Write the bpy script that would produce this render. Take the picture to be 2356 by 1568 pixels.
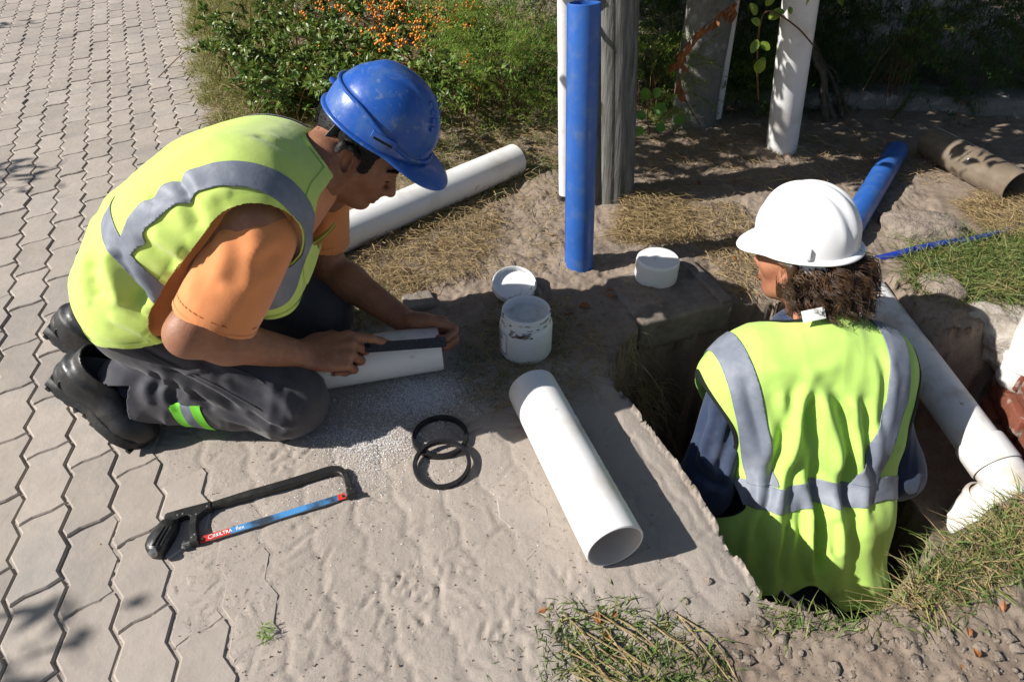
import bpy, bmesh, math, random
import numpy as np
from mathutils import Vector, Matrix

# ------------------------------------------------------------------ camera, sky, sun
scene = bpy.context.scene
for o in list(bpy.data.objects):
    bpy.data.objects.remove(o)
CAM_H, PITCH, FPX = 1.10, math.radians(39.445), 1570.9      # FPX: focal length for a 2356 px wide picture
camd = bpy.data.cameras.new('camera'); cam = bpy.data.objects.new('camera', camd)
scene.collection.objects.link(cam)
cam.location = (0, 0, CAM_H); cam.rotation_euler = (math.pi/2 - PITCH, 0, 0)
camd.sensor_width = 36.0; camd.lens = FPX/2356*36.0; camd.clip_start = 0.02; camd.clip_end = 500
scene.camera = cam
SUN_EL = math.radians(36.5)
SHX, SHY = 0.983, 0.182                                      # shadows fall this way on the ground
world = bpy.data.worlds.new('World'); scene.world = world; world.use_nodes = True
wn = world.node_tree; bg = wn.nodes['Background']
sky = wn.nodes.new('ShaderNodeTexSky'); sky.sky_type = 'NISHITA'; sky.sun_disc = False
sky.sun_elevation = SUN_EL; sky.sun_rotation = math.atan2(-SHX, -SHY)
wn.links.new(sky.outputs['Color'], bg.inputs['Color']); bg.inputs['Strength'].default_value = 0.05
sund = bpy.data.lights.new('sun', 'SUN'); sun = bpy.data.objects.new('sun', sund)
scene.collection.objects.link(sun); sund.energy = 4.8; sund.angle = math.radians(0.5); sund.color = (1.0, 0.962, 0.912)
_d = Vector((SHX*math.cos(SUN_EL), SHY*math.cos(SUN_EL), -math.sin(SUN_EL)))
sun.rotation_euler = _d.to_track_quat('-Z', 'Y').to_euler(); sun.location = (-6, -2, 6)
scene.view_settings.view_transform = 'Standard'; scene.view_settings.look = 'None'
scene.view_settings.exposure = 0.62; scene.view_settings.gamma = 1.0

# ------------------------------------------------------------------ helpers
rng = np.random.default_rng(7); random.seed(7)
CP, SP = math.cos(PITCH), math.sin(PITCH)
def W(u, v, h=None, Z=None, y=None):
    """point seen at (u, v) of the 2356x1568 picture: at height h, at camera depth Z or at ground distance y"""
    a = (u-1178)/FPX; b = (v-784)/FPX
    if h is not None: Z = (CAM_H-h)/(SP+b*CP)
    elif y is not None: Z = y/(CP-b*SP)
    return np.array([a*Z, Z*(CP-b*SP), CAM_H-Z*(SP+b*CP)])
def nrm(v): v = np.asarray(v, float); return v/max(np.linalg.norm(v), 1e-9)
def lerp(a, b, t): return np.asarray(a, float)*(1-t)+np.asarray(b, float)*t
def sst(e0, e1, x): t = np.clip((x-e0)/(e1-e0), 0, 1); return t*t*(3-2*t)

_PT = np.random.default_rng(3).random((64, 64, 64)).astype(np.float32)
def noise3(x, y, z):
    x, y, z = np.broadcast_arrays(*(np.asarray(q, float) for q in (x, y, z)))
    i = np.floor(x).astype(int); j = np.floor(y).astype(int); k = np.floor(z).astype(int)
    fx, fy, fz = x-i, y-j, z-k
    fx, fy, fz = (f*f*(3-2*f) for f in (fx, fy, fz)); i, j, k = i & 63, j & 63, k & 63
    i1, j1, k1 = (i+1) & 63, (j+1) & 63, (k+1) & 63
    a = _PT[i, j, k]*(1-fx)+_PT[i1, j, k]*fx; b = _PT[i, j1, k]*(1-fx)+_PT[i1, j1, k]*fx
    c = _PT[i, j, k1]*(1-fx)+_PT[i1, j, k1]*fx; d = _PT[i, j1, k1]*(1-fx)+_PT[i1, j1, k1]*fx
    return ((a*(1-fy)+b*fy)*(1-fz)+(c*(1-fy)+d*fy)*fz)*2-1
def fbm(x, y, z=0.0, oct=4, g=0.5):
    s = 0; a = 1; n = 0; f = 1
    for o in range(oct):
        s = s+a*noise3(x*f+17.3*o, y*f+5.1*o, np.asarray(z)*f+9.7*o); n += a; a *= g; f *= 2.03
    return s/n

ORG = {}                                                     # world place of every object (no thing is rotated or scaled)
def tag(o, label=None, cat=None, group=None, kind=None):
    if label: o['label'] = label
    if cat: o['category'] = cat
    if group: o['group'] = group
    if kind: o['kind'] = kind
    return o
def thing(name, label, cat, loc, group=None):
    o = bpy.data.objects.new(name, None); scene.collection.objects.link(o)
    o.empty_display_size = 0.05; o.location = tuple(loc); ORG[o.as_pointer()] = np.array(loc, float)
    return tag(o, label, cat, group)
def make_mesh(name, V, F, mat, smooth=True, sharp=None):
    me = bpy.data.meshes.new(name); V = np.asarray(V, float)
    if isinstance(F, np.ndarray) and F.ndim == 2:
        n, k = F.shape; me.vertices.add(len(V)); me.vertices.foreach_set('co', V.astype(np.float32).ravel())
        me.loops.add(n*k); me.loops.foreach_set('vertex_index', F.astype(np.int32).ravel())
        me.polygons.add(n); me.polygons.foreach_set('loop_start', np.arange(0, n*k, k, dtype=np.int32))
        me.polygons.foreach_set('loop_total', np.full(n, k, dtype=np.int32)); me.update(calc_edges=True)
    else:
        me.from_pydata([tuple(v) for v in V], [], [tuple(int(i) for i in f) for f in F]); me.update()
    me.polygons.foreach_set('use_smooth', np.full(len(me.polygons), smooth))
    if sharp and smooth: me.set_sharp_from_angle(angle=math.radians(sharp))
    for m in (mat if isinstance(mat, (list, tuple)) else [mat]): me.materials.append(m)
    return me
def obj(name, V, F, mat, parent=None, smooth=True, sharp=None, loc=None):
    """one mesh object; V in world coordinates"""
    V = np.asarray(V, float)
    if parent is not None: org = ORG[parent.as_pointer()]
    else: org = np.array(loc, float) if loc is not None else np.array([V[:, 0].mean(), V[:, 1].mean(), V[:, 2].min()])
    o = bpy.data.objects.new(name, make_mesh(name, V-org, F, mat, smooth, sharp)); scene.collection.objects.link(o)
    if parent is not None: o.parent = parent
    else: o.location = tuple(org)
    ORG[o.as_pointer()] = org
    return o

class MB:
    """collects shapes into one mesh"""
    def __init__(s): s.V = []; s.F = []; s.n = 0
    def add(s, V, F):
        V = np.asarray(V, float); s.V.append(V); s.F += [tuple(int(i)+s.n for i in f) for f in F]; s.n += len(V); return s
    def box(s, c, size, M=None, bev=0.0):
        c = np.asarray(c, float); hx, hy, hz = np.asarray(size, float)/2; M = np.eye(3) if M is None else M
        if bev <= 0:
            V = np.array([[x*hx, y*hy, z*hz] for z in (-1, 1) for y in (-1, 1) for x in (-1, 1)])
            F = [(0, 2, 3, 1), (4, 5, 7, 6), (0, 1, 5, 4), (2, 6, 7, 3), (0, 4, 6, 2), (1, 3, 7, 5)]
            return s.add(V@M.T+c, F)
        bm = bmesh.new(); bmesh.ops.create_cube(bm, size=1.0)
        for v in bm.verts: v.co = Vector((v.co.x*2*hx, v.co.y*2*hy, v.co.z*2*hz))
        bmesh.ops.bevel(bm, geom=list(bm.edges), offset=bev, segments=2, affect='EDGES', profile=0.6)
        V = np.array([v.co[:] for v in bm.verts]); F = [[v.index for v in f.verts] for f in bm.faces]; bm.free()
        return s.add(V@M.T+c, F)
    def tube(s, path, rad, n=12, caps=True, flat=None):
        V, F = tube_vf(path, rad, n, caps, flat); return s.add(V, F)
    def lathe(s, prof, n, M, c, close=False):
        """prof: (r, z) list; M columns = x, y, axis"""
        prof = np.asarray(prof, float); a = np.linspace(0, 2*math.pi, n, endpoint=False); m = len(prof)
        V = np.array([[r*math.cos(t), r*math.sin(t), z] for r, z in prof for t in a])@np.asarray(M).T+np.asarray(c)
        F = [(i*n+j, i*n+(j+1) % n, (i+1)*n+(j+1) % n, (i+1)*n+j) for i in range(m-1) for j in range(n)]
        if close: F += [((m-1)*n+j, (m-1)*n+(j+1) % n, (j+1) % n, j) for j in range(n)]
        return s.add(V, F)
    def prism(s, pts, z0, z1, M=None, c=(0, 0, 0), bev=0.0):
        pts = np.asarray(pts, float); n = len(pts); M = np.eye(3) if M is None else np.asarray(M)
        A = 0.5*sum(pts[i, 0]*pts[(i+1) % n, 1]-pts[(i+1) % n, 0]*pts[i, 1] for i in range(n))
        if A < 0: pts = pts[::-1]
        if bev > 0:
            e = np.roll(pts, -1, 0)-pts; e /= np.maximum(np.linalg.norm(e, axis=1, keepdims=True), 1e-9)
            nn = np.stack([-e[:, 1], e[:, 0]], 1); nb = nn+np.roll(nn, 1, 0); nb /= np.maximum((nb**2).sum(1, keepdims=True)/2, .35)
            ins = pts+nb*bev
            rings = [(pts, z0), (pts, z1-bev), (ins, z1)]
        else: rings = [(pts, z0), (pts, z1)]
        V = np.concatenate([np.c_[p, np.full(n, z)] for p, z in rings])
        F = [tuple(range(n-1, -1, -1)), tuple(range((len(rings)-1)*n, len(rings)*n))]
        for k in range(len(rings)-1): F += [(k*n+i, k*n+(i+1) % n, (k+1)*n+(i+1) % n, (k+1)*n+i) for i in range(n)]
        return s.add(V@M.T+np.asarray(c), F)
    def get(s): return np.concatenate(s.V), s.F
    def obj(s, name, mat, parent=None, smooth=True, sharp=40, loc=None):
        V, F = s.get(); return obj(name, V, F, mat, parent, smooth, sharp, loc)
def frame(axis, up=(0, 0, 1)):
    """matrix with columns x, y, axis"""
    a = nrm(axis); up = np.asarray(up, float)
    if abs(a@nrm(up)) > .98: up = np.array([0, 1.0, 0])
    x = nrm(np.cross(up, a)); y = np.cross(a, x); return np.stack([x, y, a], 1)
def tube_vf(path, rad, n=12, caps=True, flat=None):
    P = np.asarray(path, float); m = len(P); rad = np.broadcast_to(np.asarray(rad, float), (m,))
    T = np.gradient(P, axis=0); T /= np.maximum(np.linalg.norm(T, axis=1, keepdims=True), 1e-9)
    x = nrm(np.cross(T[0], [0, 0, 1] if abs(T[0][2]) < .9 else [0, 1, 0])); a = np.linspace(0, 2*math.pi, n, endpoint=False); V = []
    for i in range(m):
        x = nrm(x-T[i]*(x@T[i])); y = np.cross(T[i], x); fl = 1.0 if flat is None else flat
        V.append(P[i]+rad[i]*(np.outer(np.cos(a), x)+fl*np.outer(np.sin(a), y)))
    F = [(i*n+j, i*n+(j+1) % n, (i+1)*n+(j+1) % n, (i+1)*n+j) for i in range(m-1) for j in range(n)]
    if caps: F += [tuple(range(n-1, -1, -1)), tuple(range((m-1)*n, m*n))]
    return np.concatenate(V), F
def curve(pts, n):
    """smooth path through points (Catmull-Rom)"""
    P = np.asarray(pts, float); P = np.vstack([2*P[0]-P[1], P, 2*P[-1]-P[-2]]); m = len(P)-3; out = []
    for t in np.linspace(0, m-1e-6, n):
        i = int(t); f = t-i; a, b, c, d = P[i:i+4]
        out.append(.5*((2*b)+(c-a)*f+(2*a-5*b+4*c-d)*f*f+(3*b-a-3*c+d)*f**3))
    return np.array(out)

# ------------------------------------------------------------------ materials
MATS = {}
def mat(name, col, rough=0.6, spec=0.5, var=0.0, vscale=8.0, bump=0.0, bscale=60.0, col2=None, c2scale=6.0, c2lo=.45, c2hi=.65,
        sheen=0.0, metal=0.0, coat=0.0, trans=0.0, objvar=0.0, sss=0.0, bdist=0.004, detail=6, rvar=0.0, bump2=0.0, b2scale=9.0, stretch=None, col3=None, c3scale=30., c3lo=.6, c3hi=.75):
    m = bpy.data.materials.new(name); m.use_nodes = True; nt = m.node_tree; N = nt.nodes; L = nt.links
    p = N['Principled BSDF']; p.inputs['Roughness'].default_value = rough; p.inputs['Specular IOR Level'].default_value = spec
    p.inputs['Metallic'].default_value = metal; p.inputs['Sheen Weight'].default_value = sheen; p.inputs['Coat Weight'].default_value = coat
    if sss: p.inputs['Subsurface Weight'].default_value = sss; p.inputs['Subsurface Radius'].default_value = (.012, .005, .003); p.inputs['Subsurface Scale'].default_value = .5
    tc = N.new('ShaderNodeTexCoord'); geo = N.new('ShaderNodeNewGeometry'); vec = geo.outputs['Position']
    if stretch:
        mp = N.new('ShaderNodeMapping'); mp.inputs['Scale'].default_value = stretch; L.new(tc.outputs['Object'], mp.inputs['Vector']); vec = mp.outputs['Vector']
    def noi(scale, det=detail, rgh=.6):
        n = N.new('ShaderNodeTexNoise'); n.inputs['Scale'].default_value = scale; n.inputs['Detail'].default_value = det; n.inputs['Roughness'].default_value = rgh
        L.new(vec, n.inputs['Vector']); return n.outputs['Fac']
    def mix(fac, a, b, mode='MIX'):
        x = N.new('ShaderNodeMix'); x.data_type = 'RGBA'; x.blend_type = mode
        L.new(fac, x.inputs['Factor']) if not isinstance(fac, float) else setattr(x.inputs['Factor'], 'default_value', fac)
        for s, q in ((x.inputs[6], a), (x.inputs[7], b)):
            if isinstance(q, tuple): s.default_value = (*q, 1)
            else: L.new(q, s)
        return x.outputs[2]
    def ramp(fac, lo, hi):
        r = N.new('ShaderNodeMapRange'); r.inputs['From Min'].default_value = lo; r.inputs['From Max'].default_value = hi; L.new(fac, r.inputs['Value']); return r.outputs['Result']
    c = tuple(col)
    if col2: c = mix(ramp(noi(c2scale), c2lo, c2hi), c, tuple(col2))
    if col3: c = mix(ramp(noi(c3scale), c3lo, c3hi), c, tuple(col3))
    if var or objvar:
        hsv = N.new('ShaderNodeHueSaturation')
        if isinstance(c, tuple): hsv.inputs['Color'].default_value = (*c, 1)
        else: L.new(c, hsv.inputs['Color'])
        val = N.new('ShaderNodeMath'); val.operation = 'ADD'; val.inputs[0].default_value = 1.0-var; val.inputs[1].default_value = 0
        if var:
            mr = N.new('ShaderNodeMapRange'); mr.inputs['From Min'].default_value = .25; mr.inputs['From Max'].default_value = .75
            mr.inputs['To Min'].default_value = 1-var; mr.inputs['To Max'].default_value = 1+var; L.new(noi(vscale), mr.inputs['Value']); L.new(mr.outputs['Result'], val.inputs[0])
        if objvar:
            oi = N.new('ShaderNodeObjectInfo'); m2 = N.new('ShaderNodeMapRange'); m2.inputs['To Min'].default_value = -objvar; m2.inputs['To Max'].default_value = objvar
            L.new(oi.outputs['Random'], m2.inputs['Value']); L.new(m2.outputs['Result'], val.inputs[1])
        L.new(val.outputs[0], hsv.inputs['Value']); c = hsv.outputs['Color']
    if isinstance(c, tuple): p.inputs['Base Color'].default_value = (*c, 1)
    else: L.new(c, p.inputs['Base Color'])
    if rvar: r = N.new('ShaderNodeMapRange'); r.inputs['From Min'].default_value = .3; r.inputs['From Max'].default_value = .7; r.inputs['To Min'].default_value = max(rough-rvar, .05); r.inputs['To Max'].default_value = min(rough+rvar, 1); L.new(noi(25.), r.inputs['Value']); L.new(r.outputs['Result'], p.inputs['Roughness'])
    prev = None
    for s, sc, dist in ((bump2, b2scale, .02), (bump, bscale, bdist)):
        if s:
            b = N.new('ShaderNodeBump'); b.inputs['Strength'].default_value = s; b.inputs['Distance'].default_value = dist; L.new(noi(sc), b.inputs['Height'])
            if prev: L.new(prev, b.inputs['Normal'])
            prev = b.outputs['Normal']
    if prev: L.new(prev, p.inputs['Normal'])
    if trans:
        t = N.new('ShaderNodeBsdfTranslucent'); ms = N.new('ShaderNodeMixShader'); ms.inputs[0].default_value = trans
        if isinstance(c, tuple): t.inputs['Color'].default_value = (*c, 1)
        else: L.new(c, t.inputs['Color'])
        L.new(p.outputs[0], ms.inputs[1]); L.new(t.outputs[0], ms.inputs[2]); L.new(ms.outputs[0], N['Material Output'].inputs['Surface'])
    MATS[name] = m
    return m
# ------------------------------------------------------------------ ground materials
def ground_material():
    m = bpy.data.materials.new('sand_and_soil'); m.use_nodes = True; nt = m.node_tree; N = nt.nodes; L = nt.links; p = N['Principled BSDF']
    p.inputs['Roughness'].default_value = .95; p.inputs['Specular IOR Level'].default_value = .15
    geo = N.new('ShaderNodeNewGeometry'); at = N.new('ShaderNodeAttribute'); at.attribute_name = 'soil'
    def noi(s, d=8, r=.65):
        n = N.new('ShaderNodeTexNoise'); n.inputs['Scale'].default_value = s; n.inputs['Detail'].default_value = d; n.inputs['Roughness'].default_value = r
        L.new(geo.outputs['Position'], n.inputs['Vector']); return n.outputs['Fac']
    def mix(f, a, b):
        x = N.new('ShaderNodeMix'); x.data_type = 'RGBA'; L.new(f, x.inputs['Factor'])
        for s, q in ((x.inputs[6], a), (x.inputs[7], b)):
            if isinstance(q, tuple): s.default_value = (*q, 1)
            else: L.new(q, s)
        return x.outputs[2]
    def mr(f, lo, hi, a=0, b=1):
        r = N.new('ShaderNodeMapRange'); r.inputs['From Min'].default_value = lo; r.inputs['From Max'].default_value = hi
        r.inputs['To Min'].default_value = a; r.inputs['To Max'].default_value = b; L.new(f, r.inputs['Value']); return r.outputs['Result']
    sand = mix(mr(noi(5), .35, .65), (.390, .338, .290), (.330, .285, .245))
    sand = mix(mr(noi(420, 3), .62, .74), sand, (.22, .18, .15)); sand = mix(mr(noi(300, 2), .68, .76), sand, (.50, .45, .40))
    soil = mix(mr(noi(7), .35, .65), (.215, .165, .125), (.285, .230, .180)); soil = mix(mr(noi(90, 5), .55, .72), soil, (.12, .088, .063))
    soil = mix(mr(noi(260, 3), .66, .75), soil, (.36, .30, .24))
    dug = N.new('ShaderNodeAttribute'); dug.attribute_name = 'dug'; dug_shade = mix(mr(noi(9), .35, .65), (.100, .080, .062), (.145, .117, .092)); dug_shade = mix(mr(noi(120, 4), .55, .7), dug_shade, (.06, .045, .033))  # dug faces painted darker: the pit's shade put into the soil colour
    c = mix(at.outputs['Fac'], sand, soil); c = mix(dug.outputs['Fac'], c, dug_shade); L.new(c, p.inputs['Base Color'])
    b1 = N.new('ShaderNodeBump'); b1.inputs['Strength'].default_value = .55; b1.inputs['Distance'].default_value = .006; L.new(noi(55, 8, .7), b1.inputs['Height'])
    b2 = N.new('ShaderNodeBump'); b2.inputs['Strength'].default_value = .5; b2.inputs['Distance'].default_value = .0015; L.new(noi(700, 3), b2.inputs['Height']); L.new(b1.outputs[0], b2.inputs['Normal'])
    L.new(b2.outputs[0], p.inputs['Normal']); return m
M_GROUND = ground_material()
M_PAVER = mat('paver_concrete', (.375, .325, .280), .92, .2, var=.10, vscale=14, bump=.35, bscale=600, bdist=.001, objvar=.10,
              col2=(.30, .275, .250), c2scale=5, c2lo=.50, c2hi=.72, bump2=.12, b2scale=45, col3=(.20, .165, .14), c3scale=380, c3lo=.66, c3hi=.74)
M_SOIL = mat('soil_lump', (.255, .210, .170), .95, .1, var=.3, vscale=40, bump=1, bscale=130, bdist=.005, bump2=.7, b2scale=40)

# ------------------------------------------------------------------ paving lattice
PSI = math.radians(24.68); PW, PP, PX0, PY0, SHEAR, PA = .084756, .09035, -.53151, 2.1185, .29, .0078
cps, sps = math.cos(PSI), math.sin(PSI)
def to_lat(x, y):
    a = x*cps+y*sps; b = -x*sps+y*cps; return a, b-SHEAR*(a-PX0)
def from_lat(a, b):
    b = b+SHEAR*(a-PX0); return a*cps-b*sps, a*sps+b*cps
def zig(b):
    t = (PY0-b)/PP; t = t-np.floor(t); return -PA+4*PA*np.where(t < .5, t, 1-t)
PAVED = np.array([(.06, .47), (.437, .622), (.345, .932), (.22, 1.215), (-.10, 1.25), (-.58, 1.58), (-1.27, 2.73), (-2.10, 4.81), (-5.0, 11.5), (-14, 11), (-14, -4), (-.1, -4)])
def poly_sd(P, x, y):
    """signed distance to polygon, negative inside"""
    P = np.asarray(P, float); x = np.asarray(x, float); y = np.asarray(y, float)
    d = np.full(x.shape, 1e9); ins = np.zeros(x.shape, bool)
    for i in range(len(P)):
        ax, ay = P[i]; bx, by = P[(i+1) % len(P)]; ex, ey = bx-ax, by-ay
        t = np.clip(((x-ax)*ex+(y-ay)*ey)/(ex*ex+ey*ey+1e-12), 0, 1)
        d = np.minimum(d, (x-ax-t*ex)**2+(y-ay-t*ey)**2)
        c = (ay > y) != (by > y); ins ^= c & (x < (bx-ax)*(y-ay)/(by-ay+1e-12)+ax)
    d = np.sqrt(d); return np.where(ins, -d, d)
def gpoly(px): return np.array([W(u, v, h=0)[:2] for u, v in px])
PIT = gpoly([(1392, 858), (1470, 950), (1560, 1070), (1650, 1212), (1715, 1312), (1768, 1388), (1850, 1412), (1950, 1418), (2060, 1364), (2130, 1302), (2215, 1222), (2330, 1150),
             (2250, 1000), (2150, 850), (2060, 720), (1960, 655), (1760, 700), (1690, 702), (1500, 745), (1430, 795)])
TRENCH = gpoly([(1940, 640), (2040, 625), (2100, 690), (2165, 752), (2240, 750), (2320, 735), (2660, 745), (2900, 1000), (2800, 1130), (2356, 1140), (2215, 1222), (2000, 1000), (1900, 700)])
def sand_level(x, y):
    a, b = to_lat(x, y); i = (a-PX0)/PW
    shift = sst(1.15, 1.75, b)*4.2
    return -.0056+.0070*sst(-.3, 5.2, i-shift+.9*fbm(x*3.1, y*3.1, 2.2, 3))+.0022*fbm(x*22, y*22, 1.0, 3)
DENTS = []
_r = np.random.default_rng(11)
for _ in range(520):
    u, v = _r.uniform(120, 1900), _r.uniform(980, 1568); p = W(u, v, h=0)
    DENTS.append((p[0], p[1], _r.uniform(-.6, .9)+(_r.random() < .25)*1.3, _r.uniform(.006, .030), _r.uniform(.0022, .005), _r.uniform(.0012, .0042)*_r.choice([1, 1, 1, -.7])))
for cu, cv, n, sp in ((205, 1305, 26, .035), (1010, 1350, 30, .05), (640, 1050, 14, .03), (1180, 1440, 26, .05), (860, 1400, 22, .05), (530, 1390, 16, .04), (1250, 1400, 20, .05), (420, 1400, 14, .05)):   # trodden spots
    c = W(cu, cv, h=0)
    for _ in range(n): DENTS.append((c[0]+_r.normal(0, sp), c[1]+_r.normal(0, sp*.7), _r.uniform(0, 3.1), _r.uniform(.004, .014), _r.uniform(.003, .006), _r.uniform(.002, .006)))
def height(x, y):
    """ground height and soil share"""
    pav = poly_sd(PAVED, x, y); soil = sst(-.02, .05, pav+.03*fbm(x*9, y*9, .3, 3))
    z = np.where(pav < .08, sand_level(x, y), .002)
    zs = .002+.019*fbm(x*5, y*5, 4.4, 5, .58)+.010*fbm(x*38, y*38, 7.7, 3, .6)+.006*np.abs(fbm(x*70, y*70, 3.1, 2))
    zs = zs+.05*sst(2.3, 3.6, y)*sst(-.4, .6, x)
    z = z*(1-soil)+zs*soil
    for cx, cy, r, hh in ((.20, 1.70, .12, .018), (.33, 2.08, .14, .03), (.12, 2.2, .12, .025), (.95, 2.5, .2, .03), (-.02, 1.62, .22, .015), (.37, 1.50, .09, .030), (.42, 1.66, .10, .022)):
        z = z+hh*np.exp(-((x-cx)**2+(y-cy)**2)/r**2)
    jx = .022*fbm(x*8, y*8, 6.1, 3); jy = .012*fbm(x*30, y*30, 8.1, 2)
    pit = poly_sd(PIT, x, y); tr = poly_sd(TRENCH, x, y)
    edge = np.minimum(pit, tr)
    straight = sst(.10, .0, np.abs(poly_sd(np.array([(.22, 1.2), (.437, .622), (.44, .623), (.223, 1.201)]), x, y)))
    jj = (jx*.6+jy)*(1-.45*straight)+jx*.4*(1-straight)
    z = z-.010*np.exp(-np.maximum(edge, 0)/.02)*(edge > 0)
    d1 = -(pit+jj); d2 = -(tr+jj)
    z = z-(.80+.05*fbm(x*6, y*6, 1.5, 3))*np.clip(d1/.055, 0, 1)**.8*(d1 > 0)-0
    z2 = -(.30+.04*fbm(x*7, y*7, 2.5, 3))*np.clip(d2/.09, 0, 1)**.9*(d2 > 0)
    z = np.where(d2 > 0, np.minimum(z, z2+.0), z)
    soil = np.where((d1 > .004) | (d2 > .004), 1.0, soil)
    return z, soil, np.maximum(d1, d2)
def gz(x, y):
    """terrain height at single points"""
    return float(height(np.array([x]), np.array([y]))[0][0])
def axis_pts(segs):
    out = [segs[0][0]]
    for a, b, s in segs: out += list(np.linspace(a, b, max(int(round((b-a)/s)), 1)+1)[1:])
    return np.array(out)
gx = axis_pts([(-260, -40, 44), (-40, -6, 4), (-6, -2.4, .3), (-2.4, -1.15, .03), (-1.15, -.95, .01), (-.95, 1.45, .0055), (1.45, 1.9, .02), (1.9, 3.4, .06), (3.4, 8, .5), (8, 40, 4), (40, 260, 44)])
gy = axis_pts([(-260, -40, 44), (-40, -6, 4), (-6, .2, .31), (.2, .44, .02), (.44, 1.7, .0055), (1.7, 2.7, .010), (2.7, 3.6, .02), (3.6, 5.2, .05), (5.2, 12, .4), (12, 40, 4), (40, 260, 44)])
GX, GY = np.meshgrid(gx, gy, indexing='ij'); GZ, GS, GD = height(GX, GY)
dgx = np.gradient(GD, gx, axis=0); dgy = np.gradient(GD, gy, axis=1); gn = np.maximum(dgx**2+dgy**2, .25)   # vertices snapped to the rim of the dig
mv = (np.abs(GD) < .0048) & (GX > 0) & (GX < 1.45) & (GY < 1.75); GX0, GY0 = GX, GY; rim = mv.copy()
GX = np.where(mv, GX-np.clip(GD*dgx/gn, -.005, .005), GX); GY = np.where(mv, GY-np.clip(GD*dgy/gn, -.005, .005), GY)
GZ2, GS, GD = height(GX, GY); GZ = np.where(mv, np.maximum(GZ2, -.03), GZ2)
for (dx, dy, ang, ln, wd, dp) in DENTS:                      # marks pressed into the sand
    i0, i1 = np.searchsorted(gx, [dx-.06, dx+.06]); j0, j1 = np.searchsorted(gy, [dy-.06, dy+.06])
    if i1 <= i0 or j1 <= j0: continue
    X = GX[i0:i1, j0:j1]-dx; Y = GY[i0:i1, j0:j1]-dy; ca, sa = math.cos(ang), math.sin(ang)
    A = (X*ca+Y*sa)/ln; B = (-X*sa+Y*ca)/wd; q = np.exp(-A*A-B*B); rim = .35*np.exp(-A*A*.8-(np.abs(B)-1.7)**2*1.5)
    GZ[i0:i1, j0:j1] += dp*(rim-q)*(GD[i0:i1, j0:j1] < 0)*(poly_sd(PAVED, GX[i0:i1, j0:j1], GY[i0:i1, j0:j1]) < .3)
la, lb = to_lat(GX, GY); il = (la-PX0-zig(lb))/PW; dl = np.abs(il-np.round(il))*PW   # joints sag where sand covers the pavers
cover = sst(-.004, .001, GZ)*(poly_sd(PAVED, GX, GY) < -.02)*(GD < -.01)
row = np.floor(il); ph = (PY0-lb)/PP-.25; par = np.where(np.mod(row, 2) == 1, 0.0, 1.0); dj = np.abs(((ph-par)/2)-np.round((ph-par)/2))*2*PP
patch = sst(-.55, .15, fbm(GX*2.3, GY*2.3, 5.5, 3))
GZ -= cover*patch*(.0036*np.exp(-(dl/.0060)**2)+.0020*np.exp(-(dj/.0050)**2))
# wall crumble inside the dig
cr_ = .018*sst(.004, .03, GD)
GXw = GX+cr_*fbm(GX*14, GY*14+GZ*9, GZ*16, 3); GYw = GY+cr_*fbm(GX*14+31, GY*14, GZ*16+3, 3)
nx, ny = GX.shape; idx = np.arange(nx*ny).reshape(nx, ny)
F = np.stack([idx[:-1, :-1], idx[1:, :-1], idx[1:, 1:], idx[:-1, 1:]], -1).reshape(-1, 4)
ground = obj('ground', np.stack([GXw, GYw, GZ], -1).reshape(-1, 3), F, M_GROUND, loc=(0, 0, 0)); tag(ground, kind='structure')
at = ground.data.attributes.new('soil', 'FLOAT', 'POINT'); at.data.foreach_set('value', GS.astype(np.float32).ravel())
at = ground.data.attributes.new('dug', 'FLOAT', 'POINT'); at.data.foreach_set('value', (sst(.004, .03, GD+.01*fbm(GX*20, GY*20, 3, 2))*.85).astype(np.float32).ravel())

# ------------------------------------------------------------------ pavers
def paver_outline():
    def L(b): return float(zig(np.array(PY0-b*PP)))
    t = [.25, .5, 1.0, 1.5, 2.0, 2.25]; S = .0035; g = .0021
    left = [(L(k)+g, -k*PP) for k in t]; right = [(PW+L(k)-g, -k*PP) for k in t]
    left[0] = (left[0][0], left[0][1]-.0016); right[0] = (right[0][0], right[0][1]-.0016); left[-1] = (left[-1][0], left[-1][1]+.0016); right[-1] = (right[-1][0], right[-1][1]+.0016)
    pts = left+[(PW*.3, -2.25*PP+S+.0016), (PW*.7, -2.25*PP-S+.0016)]+right[::-1]+[(PW*.7, -.25*PP-S-.0016), (PW*.3, -.25*PP+S-.0016)]
    c = np.mean(pts, 0); pts = np.array(pts)-np.array([PW/2, -1.25*PP])
    a, b = pts[:, 0], pts[:, 1]+SHEAR*pts[:, 0]; return np.stack([a*cps-b*sps, a*sps+b*cps], 1)
PO = paver_outline()
pv = MB().prism(PO, -.05, 0, bev=.0028); PVV, PVF = pv.get(); PVF = PVF[1:]
paver_me = make_mesh('paver', PVV, PVF, M_PAVER, smooth=False)
paving = obj('paving', [(-4.5, 11, -.06), (-2.1, 4.8, -.06), (-.6, 1.5, -.06), (.3, .7, -.06), (.0, .4, -.06), (-6, .2, -.06)], [(0, 1, 2, 3, 4, 5)], M_GROUND, loc=(0, 0, -.06)); tag(paving, kind='structure')
cands = []
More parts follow.
